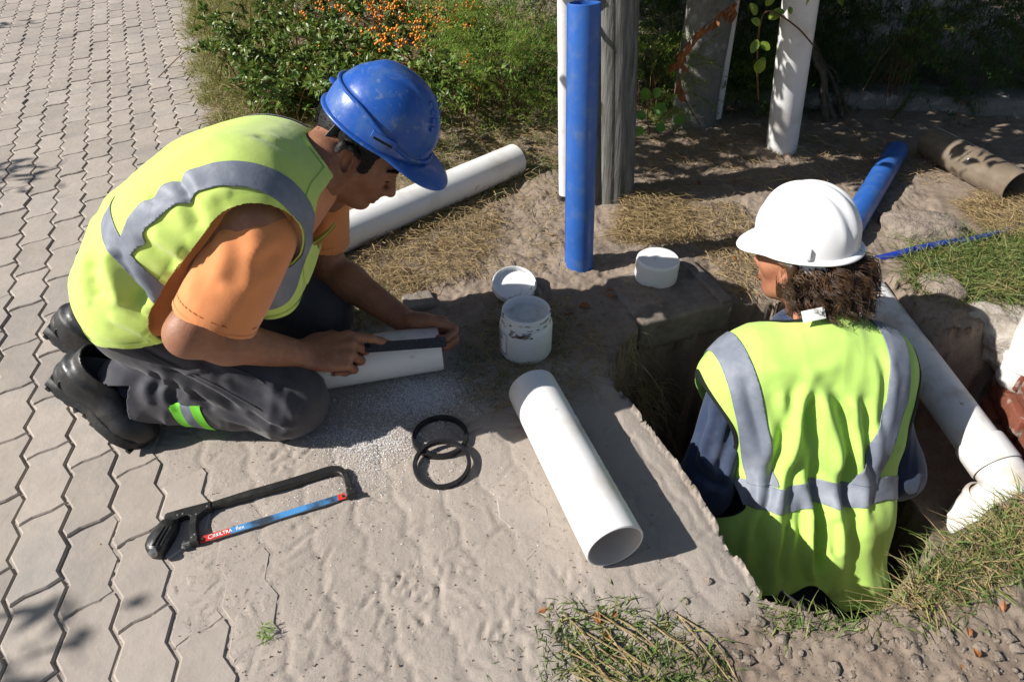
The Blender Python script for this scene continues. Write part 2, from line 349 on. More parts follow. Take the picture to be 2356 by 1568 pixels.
for i in range(-40, 12):
    odd = 0 if i % 2 else 1
    for q in range(-50, 30):
        j = 2*q+odd; ca, cb = PX0+(i+.5)*PW, PY0-(j+1.25)*PP
        x, y = from_lat(ca, cb)
        if poly_sd(PAVED, np.array([x]), np.array([y]))[0] > -.005 or y < .1 or y > 9: continue
        if i < -1 or sand_level(np.array([x, x+.03, x-.03]), np.array([y, y+.05, y-.05])).min() < .0005:
            Z = y*CP+CAM_H*SP; u = 1178+FPX*x/Z; v = 784+FPX*(CAM_H*CP-y*SP)/Z
            cands.append((not(-60 < u < 2400 and -60 < v < 1640), Z, x, y))
cands.sort(); rp = np.random.default_rng(5); rest = MB()
for k, (out, Z, x, y) in enumerate(cands):
    dz = rp.normal(0, .0013); rx, ry = rp.normal(0, .006, 2)
    if k < 300 and not out:
        o = bpy.data.objects.new('paver', paver_me); scene.collection.objects.link(o); o.parent = paving
        o.location = (x, y, dz+.06); o.rotation_euler = (rx, ry, rp.normal(0, .006))
    elif abs(x) < 6: rest.add(PVV+np.array([x, y, dz]), PVF)
if rest.n: o = rest.obj('paver', M_PAVER, paving, smooth=False, sharp=None); tag(o, kind='stuff')
# ------------------------------------------------------------------ prop materials
M_PVC = mat('white_pvc', (.78, .77, .75), .38, .5, col2=(.60, .54, .46), c2scale=9, c2lo=.54, c2hi=.78, var=.03, vscale=20, bump=.05, bscale=90, rvar=.1, col3=(.45, .38, .30), c3scale=30, c3lo=.655, c3hi=.75)
M_PVCG = mat('greyish_pvc', (.62, .62, .63), .45, .5, col2=(.42, .39, .35), c2scale=12, c2lo=.55, c2hi=.75, var=.08, vscale=20, bump=.1, bscale=60)
M_PVCIN = mat('pipe_inside', (.72, .66, .60), .5, .4, var=.08, vscale=60, stretch=(90, 90, 6))
M_BLUE = mat('blue_pvc', (.024, .105, .38), .42, .5, col2=(.085, .15, .30), c2scale=26, c2lo=.50, c2hi=.78, var=.12, vscale=12, bump=.08, bscale=140, rvar=.12)
M_MUD = mat('wet_mud_film', (.165, .128, .092), .18, .6, col2=(.22, .18, .135), c2scale=10, var=.15, vscale=18, bump=.25, bscale=30, rvar=.12, coat=.6)
M_WOOD = mat('weathered_timber', (.165, .162, .145), .85, .2, col2=(.075, .077, .064), c2scale=9, c2lo=.42, c2hi=.68, var=.25, vscale=14, bump=.8, bscale=16, bdist=.004, stretch=(9, 9, .45), col3=(.24, .235, .215), c3scale=7, c3lo=.5, c3hi=.75)
M_CRACK = mat('timber_crack', (.02, .018, .015), .95, .05)
M_CONC = mat('old_concrete', (.235, .205, .172), .93, .15, col2=(.155, .13, .105), c2scale=9, var=.18, vscale=50, bump=.7, bscale=120, bdist=.003, bump2=.3, b2scale=25)
M_CONCG = mat('grey_concrete', (.20, .195, .18), .93, .15, col2=(.42, .41, .39), c2scale=16, c2lo=.55, c2hi=.68, var=.25, vscale=40, bump=.8, bscale=80)
M_RUB = mat('black_rubber', (.012, .012, .013), .42, .5, var=.3, vscale=60, bump=.15, bscale=200, col3=(.10, .09, .08), c3scale=60, c3lo=.62, c3hi=.8)
M_SAW = mat('black_saw_paint', (.014, .014, .014), .38, .5, col2=(.055, .052, .045), c2scale=40, c2lo=.5, c2hi=.75, bump=.15, bscale=260, rvar=.15)
M_STEEL = mat('dull_steel', (.33, .32, .30), .38, .5, metal=.9, var=.2, vscale=80)
M_IRON = mat('dark_iron', (.075, .068, .062), .55, .5, metal=.5, var=.25, vscale=60, bump=.2, bscale=120)
M_RED = mat('red_blade_paint', (.62, .035, .02), .45, .5, var=.1, vscale=60)
M_CYAN = mat('blue_blade_paint', (.07, .27, .56), .42, .5, col2=(.03, .045, .07), c2scale=14, c2lo=.44, c2hi=.60)
M_WHITE = mat('white_print', (.85, .84, .82), .5, .4)
M_JAR = mat('white_jar_plastic', (.74, .75, .76), .42, .5, col2=(.50, .44, .36), c2scale=22, c2lo=.60, c2hi=.8, var=.03, bump=.1, bscale=50, col3=(.06, .055, .05), c3scale=55, c3lo=.72, c3hi=.76)
M_GRIME = mat('jar_grime', (.10, .085, .07), .7, .3, col2=(.45, .42, .38), c2scale=60, c2lo=.42, c2hi=.6, bump=.4, bscale=200)
M_JELLY = mat('pale_jelly', (.74, .72, .66), .3, .5, col2=(.50, .44, .36), c2scale=35, c2lo=.52, c2hi=.75, bump=.25, bscale=50)
M_INK = mat('blue_label_ink', (.03, .05, .22), .5, .4)
M_BRICK = mat('red_brick', (.18, .066, .042), .92, .15, col2=(.20, .06, .035), c2scale=18, var=.2, vscale=60, bump=.8, bscale=120, col3=(.45, .40, .34), c3scale=20, c3lo=.55, c3hi=.7)
M_MORT = mat('lime_mortar', (.40, .36, .31), .95, .1, col2=(.28, .24, .2), c2scale=20, var=.2, vscale=70, bump=1, bscale=110, bump2=.6, b2scale=30)
M_HOSE = mat('blue_hose', (.012, .035, .28), .4, .5, var=.1)

def hollow_pipe(name, label, a, b, r, wall, material, cat='pipe', group=None, inner=None, n=40, dome=False, wob=0.0):
    a, b = np.asarray(a, float), np.asarray(b, float); M = frame(b-a); L = np.linalg.norm(b-a); e = .0016
    t = thing(name, label, cat, (a[0], a[1], min(a[2], b[2])-r), group)
    zs = list(np.linspace(0, L, 9)); prof = [(r-e, 0), (r, e)]+[(r, z) for z in zs[1:-1]]+[(r, L-e), (r-e, L)]
    mb = MB().lathe([(r-wall, 0)]+prof+[(r-wall, L)], n, M, a); mb.obj('barrel', material, t, sharp=35)
    mb = MB().lathe([(r-wall, L), (r-wall, 0)], n, M, a); mb.obj('bore', inner or M_PVCIN, t)
    return t, M, L

# ------------------------------------------------------------------ pipes
R110 = .055
t, M, L = hollow_pipe('offcut_pipe', 'short white plastic pipe lying across the sandy paving beside the pit edge', W(1416, 1257, h=.056), W(1224, 893, h=.056), R110, .0038, M_PVC)
mb = MB(); a = W(1416, 1257, h=.056)
for k in range(58):
    z = .07+k*.0042+(.012 if k % 9 > 6 else 0); an = 2.62+random.uniform(-.006, .006)
    if random.random() < .8: mb.box(a+M@np.array([.0551*math.cos(an), .0551*math.sin(an), z]), (.0009, random.uniform(.0014, .003), .0016), M@np.array([[math.cos(an), -math.sin(an), 0], [math.sin(an), math.cos(an), 0], [0, 0, 1]]))
mb.obj('printed_marks', M_INK, t, smooth=False)
a, b = W(1186, 367, h=.060), W(780, 541, h=.052); hollow_pipe('long_pipe', 'long white plastic pipe lying on dry grass behind the kneeling worker', a, a+(b-a)*1.22, R110, .0035, M_PVC)
FP_A, FP_B = W(1012, 798, h=.058), None
_fd = nrm(np.array([-.275, -.065, -.004])); FP_B = FP_A+_fd*.50
hollow_pipe('filed_pipe', 'white plastic pipe being filed, lying between the kneeling worker\'s knees', FP_A, FP_B, R110, .0036, M_PVC)
# blue pipe standing in the soil
bb = W(1332, 622, h=0); bt = W(1345, 6, y=1.735); dirv = nrm(bt-bb)
t, M, L = hollow_pipe('standing_blue_pipe', 'tall blue plastic pipe standing upright in the soil in front of the timber pole', bb-dirv*.06, bt, .0395, .0032, M_BLUE, inner=M_BLUE)
mb = MB()
for ang in (2.92, 3.02): mb.tube([bb+M@np.array([math.cos(ang), math.sin(ang), 0])*.0395, bt+M@np.array([math.cos(ang), math.sin(ang), 0])*.0395-dirv*.004], .0018, 6)
mb.obj('seam_rib', M_BLUE, t)
hollow_pipe('lying_blue_pipe', 'blue plastic pipe lying on bare soil behind the white hard hat', W(2062, 347, h=.045), W(1925, 575, h=.02), .039, .003, M_BLUE, inner=M_BLUE)
a, b = W(2139, 326, h=.058), W(2340, 432, h=.056); t, M, L = hollow_pipe('muddy_pipe', 'plastic pipe coated in wet brown mud lying on the soil', a, b, .0565, .004, M_MUD, inner=M_CONC)
MB().lathe([(.0560, .19), (.0580, .193), (.0580, .215), (.0560, .218)], 36, M, a).obj('mud_ring', M_MUD, t)
pth = curve([W(1955, 612, h=-.015), W(2040, 592, h=.0), W(2110, 574, h=.012), W(2180, 560, h=.016), W(2262, 547, h=.012), W(2420, 500, h=-.02)], 40)
o = MB().tube(pth, .0125, 14).obj('water_hose', M_HOSE, None); tag(o, 'thin bright blue hose crossing the soil behind the white hard hat', 'hose')
# standing pipes by the hedge
pb = W(1796, 352, h=0); pt = W(1842, 0, Z=2.17); dv = nrm(pt-pb)
t, M, L = hollow_pipe('standing_white_pipe', 'thick white plastic pipe standing upright beside the shaded hedge', pb-dv*.05, pb+dv*1.05, .0560, .0036, M_PVC)
pb = W(1646, 285, h=0); pt = W(1690, 0, y=2.72); dv = nrm(pt-pb)
hollow_pipe('thin_white_pipe', 'thin white plastic pipe standing upright between grey post and thick white pipe', pb-dv*.04, pb+dv*.95, .0195, .0022, M_PVC)
# timber pole with its conduit
pb = W(1405, 462, h=0); pt = W(1409, 0, y=2.12); dv = nrm(pt-pb); M = frame(dv)
t = thing('timber_pole', 'weathered grey timber pole with a long crack behind the standing blue pipe', 'pole', (pb[0], pb[1], -.05))
n = 48; prof = []; V = []
for z in np.linspace(-.06, 1.9, 40):
    for k in range(n):
        an = 2*math.pi*k/n; r = .0765+.0012*math.sin(an*9+z)+.0018*float(noise3(math.cos(an)*3, math.sin(an)*3, z*1.2))
        cr = math.exp(-((an-4.05+.02*math.sin(z*5))/.06)**2); r -= .020*cr
        V.append(pb+M@np.array([r*math.cos(an), r*math.sin(an), z]))
F = [(i*n+j, i*n+(j+1) % n, (i+1)*n+(j+1) % n, (i+1)*n+j) for i in range(39) for j in range(n)]+[tuple(range(39*n, 40*n))]
obj('trunk', np.array(V), F, M_WOOD, t)
mb = MB()
for an0, r0 in ((4.05, .0575), (5.05, .0757), (4.62, .0760)):
    p = [pb+M@np.array([r0*math.cos(an0+.02*math.sin(z*5)), r0*math.sin(an0+.02*math.sin(z*5)), z]) for z in np.linspace(0, 1.5, 30)]; mb.tube(p, .0022 if r0 < .06 else .0009, 5)
mb.obj('crack', M_CRACK, t)
pb = W(1303, 392, y=2.02); pt = W(1302, 0, y=2.06); dv = nrm(pt-pb)
hollow_pipe('cable_conduit', 'pale grey plastic conduit rising beside the timber pole behind the blue pipe', pb-dv*.08, pb+dv*1.4, .0245, .002, M_PVCG)
# grey post
pb = W(1592, 290, h=0); t = thing('concrete_post', 'old grey concrete post with lichen patches behind the thin white pipe', 'post', (pb[0], pb[1], -.05))
V = []; n = 30
for z in np.linspace(-.06, 1.3, 30):
    for k in range(n):
        an = 2*math.pi*k/n; r = .088+.004*float(noise3(math.cos(an)*2, math.sin(an)*2, z*5)); V.append(pb+np.array([r*math.cos(an)-.02*z, r*math.sin(an), z]))
obj('shaft', np.array(V), [(i*n+j, i*n+(j+1) % n, (i+1)*n+(j+1) % n, (i+1)*n+j) for i in range(29) for j in range(n)]+[tuple(range(29*n, 30*n))], M_CONCG, t)
MB().lathe([(.10, -.06), (.10, .015), (.092, .022)], 30, np.eye(3), pb).obj('collar', M_CONC, t)

# ------------------------------------------------------------------ trench drain: pipe, coupling, bend
t = thing('drain_pipe', 'dirty white drain pipe with coupling and bend laid in the trench', 'pipe', (1.2, 1.3, -.45))
q0, q1, q2, q3 = W(1990, 664, h=-.045), W(2150, 880, h=-.10), W(2262, 1032, h=-.135), W(2318, 1108, h=-.155)
qe = W(2196, 1252, h=-.38)
d01 = nrm(q2-q0); q1 = q0+d01*(d01@(q1-q0))
M_PVCD = mat('soiled_pvc', (.66, .645, .62), .5, .4, col2=(.44, .36, .28), c2scale=11, c2lo=.52, c2hi=.72, var=.06, vscale=30, bump=.15, bscale=60, col3=(.2, .15, .11), c3scale=30, c3lo=.66, c3hi=.74)
MB().tube([q0, lerp(q0, q2, .5), q2], .0500, 40).obj('straight_pipe', M_PVCD, t, sharp=50)
MB().lathe([(.046, -.004), (.0555, -.003), (.0565, 0), (.0565, .062), (.0550, .066)], 40, frame(d01), q2-d01*.012).obj('coupling', M_PVCD, t, sharp=40)
bend = curve([q2+d01*.03, lerp(q2, q3, .8), q3+np.array([.002, -.012, -.02]), lerp(q3, qe, .45), qe], 26)
MB().tube(bend, np.interp(np.linspace(0, 1, 26), [0, .25, .3, 1], [.0525, .0525, .0525, .0525]), 40).obj('bend', M_PVCD, t, sharp=50)
db = nrm(qe-lerp(q3, qe, .4)); MB().lathe([(.052, -.03), (.0585, -.028), (.0595, -.024), (.0595, -.014), (.057, -.012), (.0565, .06)], 40, frame(db), lerp(q3, qe, .40)).obj('socket_ring', M_PVCD, t, sharp=40)
t2 = thing('pipe_trap', 'pale plastic pipe trap with ringed socket hanging over the brick remains', 'pipe', (1.40, 1.36, -.15))
pc = W(2344, 872, h=-.13)+np.array([.0, .0, .0]); ax = nrm(np.array([-.05, .04, 1.0])); M = frame(ax)
MB().lathe([(.001, -.034), (.02, -.032), (.040, -.022), (.052, -.006), (.057, .012), (.057, .05)], 36, M, pc).obj('bottom_cup', M_PVCD, t2, sharp=60)
MB().lathe([(.0555, .051), (.0605, .053), (.0605, .088), (.0555, .090)], 36, M, pc).obj('socket_ring', M_PVCG, t2)
MB().lathe([(.055, .089), (.055, .5)], 36, M, pc).obj('riser', M_PVCD, t2)

# ------------------------------------------------------------------ concrete block, end cap
t = thing('concrete_block', 'weathered concrete block with a raised lip at the pit edge', 'block', (.46, 1.53, -.06))
fr, br, fl = W(1690, 694, h=.022), W(1622, 594, h=.022), W(1500, 740, h=.022); ex = nrm(fr-fl); ey = nrm(br-fr); ey = nrm(ey-ex*(ex@ey)); M = np.stack([ex, ey, [0, 0, 1]], 1)
Lx, Ly = np.linalg.norm(fr-fl)+.03, .225
def rough_box(c, size, M, amp, seg=.012, bev=.008):
    mb = bmesh.new(); bmesh.ops.create_cube(mb, size=1.0)
    for v in mb.verts: v.co = Vector((v.co.x*size[0], v.co.y*size[1], v.co.z*size[2]))
    bmesh.ops.bevel(mb, geom=list(mb.edges), offset=bev, segments=2, affect='EDGES', profile=.5)
    for _ in range(3 if seg < .02 else 2): bmesh.ops.subdivide_edges(mb, edges=[e for e in mb.edges if e.calc_length() > seg], cuts=1, use_grid_fill=True)
    V = np.array([v.co[:] for v in mb.verts]); mb.normal_update(); Nn = np.array([v.normal[:] for v in mb.verts]); F = [[v.index for v in f.verts] for f in mb.faces]; mb.free()
    Wd = V@np.asarray(M).T+np.asarray(c); d = amp*fbm(Wd[:, 0]*40, Wd[:, 1]*40, Wd[:, 2]*40, 4); return Wd+(Nn@np.asarray(M).T)*d[:, None], F
c = fr-ex*Lx/2+ey*Ly/2; V, F = rough_box(c+np.array([0, 0, -.048]), (Lx, Ly, .096), M, .005); obj('slab', V, F, M_CONC, t, sharp=60)
c = fr-ex*.022+ey*Ly/2; V, F = rough_box(c+np.array([0, 0, .004]), (.034, Ly*.98, .016), M, .0035, bev=.004); obj('lip', V, F, M_CONC, t, sharp=60)
cc = W(1515, 592, h=.087); cz = np.array([cc[0], cc[1], .024])
t = thing('end_cap', 'round white plastic end cap sitting on the soil beside the concrete block', 'pipe cap', cz)
MB().lathe([(.0590, 0), (.0592, .052), (.0580, .0585), (.0545, .062)], 48, np.eye(3), cz).obj('rim', M_PVC, t, sharp=60)
MB().lathe([(.0545, .062), (.030, .0625), (.0005, .0628)], 48, np.eye(3), cz).obj('top', M_PVC, t)
p = W(965, 700, h=.0); V, F = rough_box((p[0], p[1], .004), (.085, .075, .03), np.array([[.93, -.36, 0], [.36, .93, 0], [0, 0, 1]]), .005); o = obj('stone_slab', V, F, M_CONC, None, sharp=60); tag(o, 'small broken paving stone in the grass behind the worker\'s far hand', 'stone')

# ------------------------------------------------------------------ jar and lid
jb = W(1209, 806, h=0.0); jb[2] = .002; JR, JH = .0640, .128
t = thing('jar', 'open white plastic jar of pale lubricant jelly standing on shaded soil', 'jar', jb)
MB().lathe([(.02, 0), (.055, .0005), (.0610, .004), (JR, .012), (JR, .086), (.0628, .093), (.0595, .0965)], 56, np.eye(3), jb).obj('body', M_JAR, t, sharp=60)
mb = MB().lathe([(.0595, .0965), (.0585, .099), (.0600, .101), (.0600, .103), (.0575, .105), (.0592, .108), (.0592, .110), (.0570, .112), (.0588, .115), (.0588, .117), (.0570, .119), (.0580, .1225), (.0575, .1265), (.0555, .128), (.0530, .1275), (.0520, .124), (.0520, .09)], 56, np.eye(3), jb); mb.obj('threaded_neck', M_JAR, t, sharp=70)
g = MB()
for k in range(44):
    an = random.uniform(0, 2*math.pi); z = random.choice([.0975, .104, .1115, .118, .1262]); dl_ = random.uniform(.05, .28); r = .0583 if z < .12 else .0565
    g.tube([jb+np.array([r*math.cos(an+q), r*math.sin(an+q), z+random.uniform(-.0012, .0012)]) for q in np.linspace(0, dl_, 6)], random.uniform(.0008, .0019), 5)
for k in range(26):
    an = -1.75+random.gauss(0, .17); z = random.uniform(.086, .097); g.box(jb+np.array([.0635*math.cos(an), .0635*math.sin(an), z]), (.007, .003, random.uniform(.002, .006)), np.array([[-math.sin(an), math.cos(an), 0], [math.cos(an), math.sin(an), 0], [0, 0, 1]]).T)
tag(g.obj('grime', M_GRIME, t), kind='stuff')
J = []; nr = 12; n = 40
for i in range(nr+1):
    for k in range(n):
        r = .0518*i/nr; an = 2*math.pi*k/n; J.append(jb+np.array([r*math.cos(an), r*math.sin(an), .092+.010*(i/nr)**3+.004*float(noise3(r*math.cos(an)*60, r*math.sin(an)*60, 2))]))
obj('jelly', np.array(J), [(i*n+j, i*n+(j+1) % n, (i+1)*n+(j+1) % n, (i+1)*n+j) for i in range(nr) for j in range(n)], M_JELLY, t)
lab = MB()
def jp(an, z, e=.0006): return jb+np.array([(JR+e)*math.cos(an), (JR+e)*math.sin(an), z])
A0, A1 = math.radians(183), math.radians(223)
lab.add([jp(a_, z) for z in (.022, .082) for a_ in np.linspace(A0, A1, 12)], [(i, i+1, 13+i, 12+i) for i in range(11)])
lo = lab.obj('label', M_WHITE, t)
ink = MB()
def strip(a0, a1, z0, z1): ink.add([jp(a_, z, .0011) for z in (z0, z1) for a_ in np.linspace(a0, a1, 8)], [(i, i+1, 9+i, 8+i) for i in range(7)])
strip(A1-.014, A1, .022, .082); strip(A0, A1, .0805, .082); strip(A0, A1, .022, .0245)
for k in range(16):
    z = .0275+k*.0033; strip(A0+.05, A0+.05+random.uniform(.25, .52), z, z+.0013)
ink.obj('print', M_INK, lo)
lc = W(1183, 656, h=.032); ln = nrm(np.array([.05, -.28, .95])); M = frame(ln)
t = thing('screw_top', 'white screw lid lying upturned on the soil behind the open jar', 'lid', (lc[0], lc[1], .0))
MB().lathe([(.001, 0), (.055, 0), (.0600, .002), (.0605, .006), (.0592, .009), (.0605, .012), (.0592, .015), (.0602, .018), (.0585, .020), (.0565, .019), (.0560, .004), (.001, .0035)], 56, M, lc-ln*.008).obj('cap', M_JAR, t, sharp=60)
g = MB()
for k in range(26):
    an = random.uniform(0, 2*math.pi); r = random.choice([.0566, .0606]); z = random.uniform(.004, .018)
    g.tube([lc-ln*.008+M@np.array([r*math.cos(an+q), r*math.sin(an+q), z]) for q in np.linspace(0, random.uniform(.15, .5), 7)], random.uniform(.0008, .0016), 5)
tag(g.obj('grime', M_GRIME, t), kind='stuff')

# ------------------------------------------------------------------ rubber rings
def ring(label, c, axis, R, r):
    prof = [(R-.0078, -r), (R-.001, -r), (R, -r*.6), (R-.0012, -.001), (R-.0012, .001), (R, r*.6), (R-.001, r), (R-.0078, r), (R-.0085, r*.5), (R-.0085, -r*.5)]
    mb = MB().lathe(prof, 72, frame(axis), c, close=True); o = mb.obj('rubber_ring', M_RUB, None, sharp=50); tag(o, label, 'rubber ring')
r1 = W(1013, 1004, h=.008); ring('black rubber sealing ring lying flat under the other ring', r1, (0, 0, 1), .0605, .0062)
r2 = W(1017, 1066, h=.012); ring('black rubber sealing ring propped on the edge of the flat ring', r2, nrm((0.0, -.115, 1)), .0600, .0058)

# ------------------------------------------------------------------ hacksaw
def hs(cx, cy, h=.012): return W(316.4+.2319*cx, 1035.4+.2319*cy, h=h)
t = thing('hacksaw', 'black hacksaw with a red and blue blade lying on sandy paving', 'hacksaw', hs(1200, 700, 0))
BX = nrm((hs(2030, 445)-hs(640, 870))*np.array([1, 1, 0])); BY = np.array([-BX[1], BX[0], 0]); HM = np.stack([BX, BY, [0, 0, 1]], 1); H0 = hs(640, 870)*np.array([1, 1, 0])
def hl(cx, cy, h=.012): p = hs(cx, cy, h)-H0; return np.array([p@BX, p@BY])
def hprism(pts, z0, z1, bev=.0015, h=.012): return MB().prism([hl(x, y, h) for x, y in pts], z0, z1, HM, H0, bev)
bar = [(735, 515), (1100, 400), (1500, 285), (1760, 205), (1860, 172), (1935, 155), (1995, 158), (2045, 178), (2080, 225), (2100, 280), (2122, 340), (2140, 400), (2070, 418), (2062, 350), (2045, 290), (2025, 245), (1995, 225), (1950, 225), (1880, 240), (1700, 292), (1300, 415), (735, 570)]
hprism(bar, .003, .0155).obj('bow', M_SAW, t, sharp=35)
hprism([(2070, 410), (2150, 395), (2172, 440), (2085, 466)], .003, .019).obj('front_foot', M_SAW, t, sharp=35)
hprism([(275, 650), (300, 632), (470, 583), (735, 515), (735, 580), (690, 595), (635, 640), (600, 672), (590, 760), (605, 880), (600, 910), (520, 932), (525, 880), (520, 760), (535, 665), (500, 650), (440, 670), (400, 700), (265, 720)], .002, .0175).obj('rear_frame', M_SAW, t, sharp=35)
grip = hprism([(265, 705), (330, 722), (415, 698), (395, 780), (350, 870), (290, 965), (235, 1035), (190, 1048), (130, 1040), (92, 1005), (85, 960), (110, 890), (160, 820), (215, 755)], .001, .027, .007); g = grip.obj('handle', M_SAW, t, sharp=50)
mb = MB()
for k in (0, 1, 2):
    a, b = hs(262+k*38, 760, .0275), hs(150+k*42, 945, .0275); mb.tube([a, lerp(a, b, .5)+np.array([0, 0, .0006]), b], .0026, 8)
mb.obj('grip_rib', M_SAW, g)
mb = MB().lathe([(.0005, .0062), (.006, .006), (.0075, .004), (.0078, 0), (.0078, -.004)], 20, frame((0, 0, 1)), hs(160, 1015, .022)); mb.obj('butt_cap', M_STEEL, g)
mb = MB(); wn_ = hs(480, 930, .009); mb.tube([hs(520, 918, .009), hs(445, 940, .009)], [.0045, .0045], 10); mb.box(wn_-BX*.004, (.006, .017, .005), HM, .001); mb.obj('wing_nut', M_STEEL, t)
for x, y in ((400, 640), (452, 627), (585, 632), (693, 553), (570, 832), (542, 862), (2082, 372), (2118, 384)): MB().lathe([(.0024, 0), (.0022, .0012), (.0003, .0016)], 10, np.eye(3), hs(x, y, .0172 if x < 1000 else .0152)).obj('rivet', M_STEEL, t)
bl = thing  # blade: a thin strip standing on edge slightly tilted, coloured bands
def blade_piece(name, x0, x1, material, par):
    a, b = hl(640, 870), hl(2030, 445); A, B = H0+HM[:, :2]@a, H0+HM[:, :2]@b; L = np.linalg.norm(B-A); e = BY*.0058+np.array([0, 0, .0016])
    P = [A+BX*L*x0-e, A+BX*L*x1-e, A+BX*L*x1+e, A+BX*L*x0+e]; up = np.array([0, 0, .0013]); zz = np.array([0, 0, .0075])
    V = [p+zz for p in P]+[p+zz+up for p in P]; return obj(name, V, [(3, 2, 1, 0), (4, 5, 6, 7), (0, 1, 5, 4), (1, 2, 6, 5), (2, 3, 7, 6), (3, 0, 4, 7)], material, par, smooth=False), A, B, L, e
bo, BA, BB, BLn, be = blade_piece('blade', .188, .965, M_CYAN, t)
blade_piece('rear_band', -.018, .188, M_RED, bo); blade_piece('front_band', .965, 1.022, M_RED, bo)
mb = MB()
for k in range(150): s = .05+k*.0061; p = BA+BX*BLn*s-be+np.array([0, 0, .0078]); mb.box(p-BY*.0007, (.0011, .0016, .0011), HM)
mb.obj('teeth', M_STEEL, bo)
for s in (0.0, 1.0): MB().lathe([(.0022, 0), (.0022, .003), (.0004, .0034)], 10, np.eye(3), BA+BX*BLn*s+np.array([0, 0, .0085])).obj('pin', M_STEEL, bo)
def lettering(txt, s, size, parent, bold=0.0):
    cu = bpy.data.curves.new('txt', 'FONT'); cu.body = txt; cu.size = size; cu.extrude = .0001; cu.offset = bold; cu.align_x = 'CENTER'; cu.align_y = 'CENTER'
    tmp = bpy.data.objects.new('txt', cu); scene.collection.objects.link(tmp); me = bpy.data.meshes.new_from_object(tmp); V = np.array([v.co[:] for v in me.vertices]); F = [tuple(p.vertices) for p in me.polygons]
    bpy.data.objects.remove(tmp); e = nrm(be); nz = nrm(np.cross(BX, e)); c = BA+BX*BLn*s+np.array([0, 0, .00915])
    return obj('lettering', V@np.stack([BX, e, nz], 1).T+c, F, M_WHITE, parent, smooth=False)
lettering('ULTRA', .148, .0092, bo, .00018); lettering('flex', .258, .0105, bo, .0001)
mb = MB(); e = nrm(be); c0 = BA+BX*BLn*.058+np.array([0, 0, .0092])
mb.tube([c0+BX*(.0046*math.cos(q))+e*(.0036*math.sin(q)) for q in np.linspace(.9, 5.4, 14)], .0007, 5)
for k in range(4): mb.tube([c0+BX*(.004+k*.0026)-e*.0032, c0+BX*(.0048+k*.0026)+e*.0032], .0008, 4)
mb.obj('logo', M_WHITE, bo)

# ------------------------------------------------------------------ bricks in the trench wall
t = thing('brick_wall', 'broken red brick wall remains capped with mortar in the trench side', 'wall', (1.32, 1.2, -.3))
V, F = rough_box(W(2292, 752, h=-.03)+np.array([.02, .01, -.03]), (.15, .17, .13), np.array([[.8, -.6, 0], [.6, .8, 0], [0, 0, 1]]), .022, bev=.03); obj('mortar_cap', V, F, M_MORT, t, sharp=70)
V0, F0 = rough_box((0, 0, 0), (.105, .215, .064), np.eye(3), .003, seg=.04, bev=.005); bme = make_mesh('brick', V0, F0, M_BRICK, sharp=60)
for ci, (hz, off) in enumerate(((-.078, 0), (-.153, .11), (-.228, .02))):
    for k in range(3):
        d = W(2400, 1040, h=-.05)-W(2262, 800, h=-.05); d = nrm(d*np.array([1, 1, 0])); c = W(2262, 800, h=-.05)+d*(k*.226+off-.02); c = np.array([c[0]+.135-ci*.010+random.gauss(0, .004), c[1], hz-.02])
        o = bpy.data.objects.new('brick', bme); scene.collection.objects.link(o); o.parent = t; o.location = tuple(c-ORG[t.as_pointer()]); o.rotation_euler = (random.gauss(0, .03), random.gauss(0, .03), math.atan2(d[1], d[0])-math.pi/2+random.gauss(0, .04))
# ------------------------------------------------------------------ spade in the pit
t = thing('spade', 'dark steel spade blade showing behind the worker at the pit edge', 'spade', (.55, .72, -.3))
sa, sb, sc_ = W(1796, 1356, h=-.05), W(1868, 1409, h=-.05), W(1880, 1409, h=-.25)
ex = nrm(sb-sa); dn = nrm(np.array([.10, .06, -1.0])); dn = nrm(dn-ex*(ex@dn)); ez = np.cross(ex, dn); L = np.linalg.norm(sb-sa)
MB().prism([(0, 0), (L, 0), (L, .20), (L*.72, .24), (L*.28, .24), (0, .20)], -.0022, .0022, np.stack([ex, dn, ez], 1), sa, .0008).obj('blade', M_IRON, t, sharp=30)
MB().tube([sa+ex*L*.5+dn*.16+ez*.006, sa+ex*L*.5+dn*.45+ez*.012+np.array([.02, 0, 0])], .015, 12).obj('shaft', M_WOOD, t)
# ------------------------------------------------------------------ low wall behind
t = thing('kerb_wall', 'low grey concrete kerb wall half buried under the shaded hedge', 'wall', (1.5, 2.9, 0))
V, F = rough_box((1.62, 2.90, -.02), (1.5, .16, .22), np.array([[.995, .10, 0], [-.10, .995, 0], [0, 0, 1]]), .012, seg=.05, bev=.025); obj('concrete', V, F, M_CONCG, t, sharp=70)
A3 = np.array
def pix(P):
    Z = P[:, 1]*CP+(CAM_H-P[:, 2])*SP; return 1178+FPX*P[:, 0]/Z, 784+FPX*((CAM_H-P[:, 2])*CP-P[:, 1]*SP)/Z, Z
